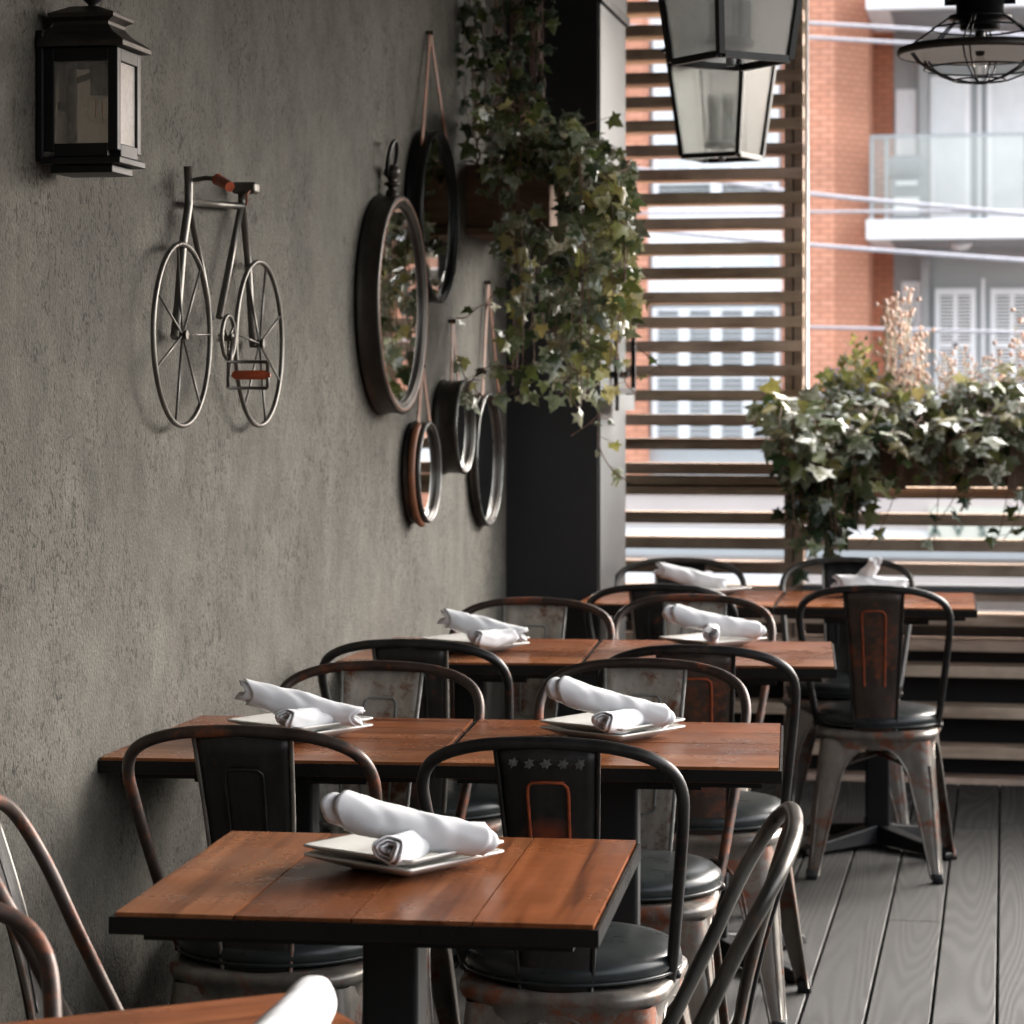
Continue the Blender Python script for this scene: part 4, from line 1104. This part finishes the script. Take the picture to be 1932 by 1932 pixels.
def strand(fo, st, P, size, sp_, pick, spread=.03, face=Vector((.25, -.8, .35)), stem_r=.0016, pale=.8, droop=1, gap=None):
    r = fo.r; pts = catmull(P, 6); st.tube(pts, stem_r, 5)
    acc = 0
    for a, b in zip(pts[:-1], pts[1:]):
        L = (b - a).length; acc += L
        while acc > sp_:
            acc -= sp_ * r.uniform(.7, 1.4)
            off = Vector((r.gauss(0, 1), r.gauss(0, 1), r.gauss(0, .6))) * spread
            n = face + Vector((r.gauss(0, .55), r.gauss(0, .45), r.gauss(0, .5)))
            tip = Vector((r.gauss(0, .45), r.gauss(0, .3), -1 * droop + r.gauss(0, .45))) + off.normalized() * .5
            p = a + (b - a) * r.random() + off
            u_, v_, d_ = pix(p)
            if gap and (u_ > 1200 or u_ < 885): continue
            if gap and gap[0] < u_ < gap[1] and gap[2] < v_ < gap[3] and d_ < gap[4]: continue
            st.tube([a, p], .0009, 4, cap=False)
            fo.leaf(p, n, tip, size * r.choice((.55, .75, .9, 1.0, 1.15)), pick(r), pale if r.random() < .35 else 0)
# --- wooden hanging box with chains
bx0 = atD(905, 430, 7.75); 
xb0, xb1 = onY(880, 400, 7.55).x, onY(1037, 400, 7.55).x
yb0, yb1 = 7.55, 7.90; zb0, zb1 = onY(1000, 428, 7.55).z, onY(1000, 308, 7.55).z
hb_ = empty('hanging_planter', (xb0, yb0, zb0)); tag(hb_, 'brown wooden box planter hung on chains in front of the pillar', 'planter'); hin = Matrix.Translation((-xb0, -yb0, -zb0))
m_ = MB(); w = .02
m_.box((xb0, yb0, zb0), (xb1, yb0 + w, zb1)); m_.box((xb0, yb1 - w, zb0), (xb1, yb1, zb1)); m_.box((xb0, yb0 + w, zb0), (xb0 + w, yb1 - w, zb1)); m_.box((xb1 - w, yb0 + w, zb0), (xb1, yb1 - w, zb1)); m_.box((xb0 - .01, yb0 - .01, zb0 - .022), (xb1 + .01, yb1 + .01, zb0 - .001))
o = part(m_, 'box', M['boxwood'], hb_, hin); wood_tint(o, 5, .9, 1.1); bevel(o, .002, 1)
m_ = MB(); m_.box((xb0 + w, yb0 + w, zb0), (xb1 - w, yb1 - w, zb1 - .03)); part(m_, 'soil', M['backing'], hb_, hin)
for (x, y, lean) in ((xb0 + .03, yb0 + .02, -.01), (xb1 - .10, yb0 + .02, -.12), (xb0 + .03, yb1 - .03, 0), (xb1 - .06, yb1 - .03, -.06)):
    m_ = MB(); z = zb1; n_ = int((2.95 - zb1) / .030)
    for k in range(n_ + 1):
        c = Vector((x + lean * k / n_, y, z + .030 * k)); pts = []
        for q in range(10):
            a = 2 * PI * q / 10; u = .0075 * math.cos(a); v_ = .019 * math.sin(a)
            pts.append(c + (Vector((u, 0, v_)) if k % 2 else Vector((0, u, v_))))
        m_.tube(pts, .0026, 5, closed=True)
    part(m_, 'chain', M['stem'], hb_, hin)
ivy = empty('hanging_ivy', (xb1, yb0, zb1)); iin = Matrix.Translation((-xb1, -yb0, -zb1))
tag(ivy, 'variegated trailing ivy spilling down in front of the charcoal pillar', 'plant')
fo = Foliage(5); st = MB(); r = fo.r
def topb(x): return 215 + max(0, x - 960) * .42 if x < 1120 else 285 + (x - 1120) * 1.3
def botb(x):
    P_ = [(880, 500), (930, 480), (960, 520), (985, 660), (1010, 760), (1060, 775), (1100, 770), (1140, 700), (1165, 730), (1195, 640), (1215, 520)]
    for (a, b), (c, d) in zip(P_[:-1], P_[1:]):
        if a <= x <= c: return b + (d - b) * (x - a) / (c - a)
    return 600
def pick1(r): q = r.random(); return 0 if q < .38 else 1 if q < .74 else 3 if q < .88 else 2
def pick_r(r): q = r.random(); return 0 if q < .3 else 1 if q < .48 else 2
GAP = (1006, 1056, 318, 436, 7.75)
for i in range(54):
    x = r.choice((r.uniform(925, 1190), r.uniform(1055, 1198), r.uniform(1090, 1195)))
    if 1008 < x < 1056 and r.random() < .8: x += 55 if r.random() < .6 else -55
    D = r.uniform(7.0, 7.7)
    t0, b0 = topb(x) + r.uniform(-20, 40), botb(x) * 1.0 - abs(r.gauss(0, 110))
    if b0 < t0 + 80: b0 = t0 + 80
    xs = x + r.gauss(0, 8); start = atD(min(x, 1110) * .6 + 1010 * .4, 320, 7.55)
    P = [start, atD(x * .9 + 102, t0 + 8, D)] + [atD(x + r.gauss(0, 6), t0 + (b0 - t0) * k, D) for k in (.3, .65, 1)]
    strand(fo, st, P, .057, .038, pick_r if x > 1120 else pick1, .026, gap=GAP)
for i in range(15):
    x = r.uniform(962, 1062); D = r.uniform(7.3, 7.7); b0 = r.uniform(560, 745)
    P = [atD(1020, 420, 7.55), atD(x, 470, D), atD(x + r.gauss(0, 6), (470 + b0) / 2, D), atD(x + r.gauss(0, 8), b0, D)]
    strand(fo, st, P, .058, .075, pick1, .022)
for i in range(22):          # crown of the plant on the box
    x = r.uniform(930, 1170); P = [atD(x, topb(x) + 70, 7.6), atD(x + r.gauss(0, 25), topb(x) + 20, r.uniform(7.2, 7.8)), atD(x + 25 + r.gauss(0, 25), topb(x) + r.uniform(-30, 20), r.uniform(7.1, 7.8))]
    strand(fo, st, P, .055, .028, pick1, .04, Vector((.2, -.6, .8)), gap=GAP)
for (pts, sz, n_) in (([(1000, 720), (960, 745), (920, 752), (880, 716), (866, 672)], .055, .02), ([(985, 700), (950, 690), (905, 700), (880, 740)], .055, .022),
                      ([(930, 575), (905, 578), (880, 598), (862, 600)], .05, .05), ([(960, 560), (925, 560), (915, 600)], .045, .04),
                      ([(1110, 700), (1130, 770), (1128, 830), (1150, 880), (1190, 912)], .045, .045), ([(1135, 775), (1110, 800), (1078, 822)], .035, .06),
                      ([(1165, 500), (1190, 560), (1232, 560)], .055, .05), ([(1180, 600), (1200, 650), (1250, 695)], .05, .05), ([(1160, 640), (1180, 720), (1205, 745)], .05, .045)):
    P = [atD(x, y, 7.35) for (x, y) in pts]; strand(fo, st, P, sz, n_, pick_r if pts[0][0] > 1105 else pick1, .020)
for i in range(22):          # dark strands climbing the chains up to the ceiling
    x = r.choice((895, 925, 985, 1000)) + r.gauss(0, 16); P = [atD(x, 260, 7.6), atD(x + r.gauss(0, 8), 120, 7.6), atD(x + r.gauss(0, 14), -60, 7.6)]
    strand(fo, st, P, .05, .085 if i % 2 else .05, lambda r: 3 if r.random() < .7 else 0, .03, pale=.4)
fo.build('foliage', LM, ivy, iin); part(st, 'stems', M['stem'], ivy, iin)
# ================================================================== PLANTER ON THE SCREEN
YP0 = YS - .30
px0_, px1_ = onY(1500, 800, YP0).x, 3.5
pz0, pz1 = onY(1700, 918, YP0).z, onY(1700, 790, YP0).z
pl = empty('window_box', (px0_, YP0, pz0)); pin = Matrix.Translation((-px0_, -YP0, -pz0)); tag(pl, 'long brown wooden planter box fixed to the slat screen rail', 'planter')
m_ = MB(); m_.box((px0_, YP0, pz0), (px1_, YP0 + .02, pz1)); m_.box((px0_, YP0 + .02, pz0), (px0_ + .02, YS - .03, pz1)); m_.box((px0_ + .02, YS - .05, pz0), (px1_, YS - .03, pz1)); m_.box((px0_ + .02, YP0 + .02, pz0 + .001), (px1_, YS - .05, pz0 + .02))
for xx in (1690, 1900): 
    xq = onY(xx, 800, YP0).x; m_.box((xq, YP0 - .018, pz0 - .01), (xq + .035, YP0 - .001, pz1 + .005))
o = part(m_, 'box', M['boxwood'], pl, pin); wood_tint(o, 6, .75, .95); bevel(o, .002, 1)
m_ = MB(); m_.box((px0_ + .02, YP0 + .02, pz0 + .03), (px1_, YS - .05, pz1 - .03)); part(m_, 'soil', M['backing'], pl, pin)
def box_ivy(x0, x1, seed, label, n, ylift=0):
    iv = empty('planter_ivy', (onY((x0 + x1) / 2, 800, YP0).x, YP0 + .1, pz1)); q_ = Matrix.Translation(-iv.location)
    tag(iv, label, 'plant', 'trailing ivy plants in the window box')
    fo = Foliage(seed); st = MB(); r = fo.r
    def pk(r): q = r.random(); return 0 if q < .26 else 1 if q < .76 else 3 if q < .85 else 2
    def pky(r): q = r.random(); return 2 if q < .55 else 0 if q < .8 else 1
    for i in range(n):
        x = r.uniform(x0, x1); D = r.uniform(8.62, 8.95); ln = min(230, abs(r.gauss(40, 50)) + 40)
        top = 772 + r.gauss(0, 10) - ylift * (1 if x > 1800 else .4)
        b_ = atD(x, top + 20, 9.02)
        P = [b_, atD(x + r.gauss(0, 12), top - 6, 8.9), atD(x + r.gauss(0, 16), top + ln * .35, D), atD(x + r.gauss(0, 20), top + ln * .7, D), atD(x + r.gauss(0, 24), top + ln, D)]
        strand(fo, st, P, .080, .044, pk, .045, Vector((.1, -.6, .95)), .0016, 1.0)
    for i in range(int(n * .5)):
        x = r.uniform(x0, x1); t_ = r.uniform(735, 790) - (28 if x > 1790 else 0)
        P = [atD(x, 800, 9.05), atD(x + r.gauss(0, 15), t_ + 14, r.uniform(8.85, 9.15)), atD(x + r.gauss(0, 30), t_, r.uniform(8.8, 9.15))]
        strand(fo, st, P, .070, .032, pky if r.random() < .6 else pk, .05, Vector((0, -.45, .9)))
    for i in range(max(2, int(n * .16))):
        x = r.uniform(x0, x1); L = r.uniform(190, 285); xe = x + r.uniform(-70, 30)
        P = [atD(x, 800, 8.85), atD(x, 880, 8.75), atD((x + xe) / 2, 790 + L * .75, 8.75), atD(xe, 775 + L, 8.75)]
        strand(fo, st, P, .060, .075, lambda r: 3 if r.random() < .5 else 0, .035)
    fo.build('foliage', LM, iv, q_); part(st, 'stems', M['stem'], iv, q_)
box_ivy(1478, 1660, 11, 'dense ivy at the left end of the window box covering the post', 30)
box_ivy(1640, 1840, 12, 'ivy in the middle of the window box with long hanging strands', 24)
box_ivy(1820, 2080, 13, 'ivy at the right end of the window box cut by the frame', 32, 20)
m_fo = Foliage(31); st = MB(); piv = empty('planter_ivy', (onY(1540, 940, YP0).x, YP0, pz0)); q_ = Matrix.Translation(-piv.location)
tag(piv, 'dark ivy climbing down the screen post under the window box', 'plant', 'trailing ivy plants in the window box')
for i in range(22):
    r = m_fo.r; x = r.uniform(1485, 1620); L = r.uniform(60, 190) * (1 if x < 1580 else .6)
    P = [atD(x, 850, 9.0), atD(x + r.gauss(0, 10), 870 + L * .4, 9.0), atD(x + r.gauss(0, 22), 870 + L, 9.0)]
    strand(m_fo, st, P, .075, .045, lambda r: 3 if r.random() < .7 else 0, .035, pale=.2)
m_fo.build('foliage', LM, piv, q_); part(st, 'stems', M['stem'], piv, q_)
# flowering plants
def sprig_plant(name, x0, x1, ybase, ytop, nst, label, head, seed, hr=.008, Y=9.05, leafy=0, tall=1.0):
    r = random.Random(seed); p = atD((x0 + x1) / 2, ybase, Y); root = empty(name, p); q_ = Matrix.Translation(-p); tag(root, label, 'plant')
    s_ = MB(); h_ = MB(); fo = Foliage(seed)
    for i in range(nst):
        x = r.uniform(x0, x1); yt = ytop + abs(r.gauss(0, (ybase - ytop) * .28)); D = Y + r.uniform(-.08, .1)
        a = atD((x0 + x1) / 2 + (x - (x0 + x1) / 2) * .5, ybase, D); b = atD(x, (ybase + yt) / 2 + 10, D); c = atD(x + r.gauss(0, 9), yt, D)
        pts = catmull([a, b, c], 5); s_.tube(pts, .0016, 5)
        for k in range(7 if head else 4):
            q = pts[r.randrange(4, len(pts))]; e = q + Vector((r.gauss(0, .016), r.gauss(0, .014), r.uniform(.004, .04)))
            s_.tube([q, e], .001, 4, cap=False)
            if head: h_.lathe([(.001, -hr), (hr * .8, -hr * .4), (hr, hr * .3), (hr * .4, hr)], 6, 0, Matrix.Translation(e) @ Matrix.Rotation(r.uniform(-1, 1), 4, 'X'))
        if leafy:
            for q in pts[2:]:
                for k in range(leafy): fo.leaf(q + Vector((r.gauss(0, .02), r.gauss(0, .02), r.gauss(0, .01))), Vector((r.gauss(0, .5), -1, r.gauss(.4, .4))), Vector((r.gauss(0, 1), 0, r.uniform(-.3, 1))), .024 if leafy > 1 else .04, 2 if r.random() < .85 else 0)
    if head: s_.add(h_.v, h_.f, 1, True)
    part(s_, 'flowering_stems' if head else 'stems', [M['drystem'], head or M['drystem']], root, q_)
    if leafy: fo.build('foliage', LM, root, q_)
sprig_plant('dried_flowers', 1672, 1752, 800, 562, 34, 'tall dried flower stems with pinkish seed heads in the window box', M['seedhead'], 5, .009)
sprig_plant('dried_flowers', 1885, 1960, 770, 565, 14, 'thin dried flower stems at the right edge of the window box', M['seedhead'], 6, .009)
sprig_plant('dried_flowers', 1752, 1880, 780, 668, 26, 'short dry flower stems between the two taller clumps', M['seedhead'], 16, .006)
sprig_plant('leafy_plant', 1592, 1650, 780, 640, 10, 'upright leafy green plant rising above the left of the window box', None, 7, leafy=2)
sprig_plant('lavender', 1565, 1672, 790, 700, 26, 'low silvery lavender sprigs at the left of the window box', M['blue'], 8, .004, leafy=1)
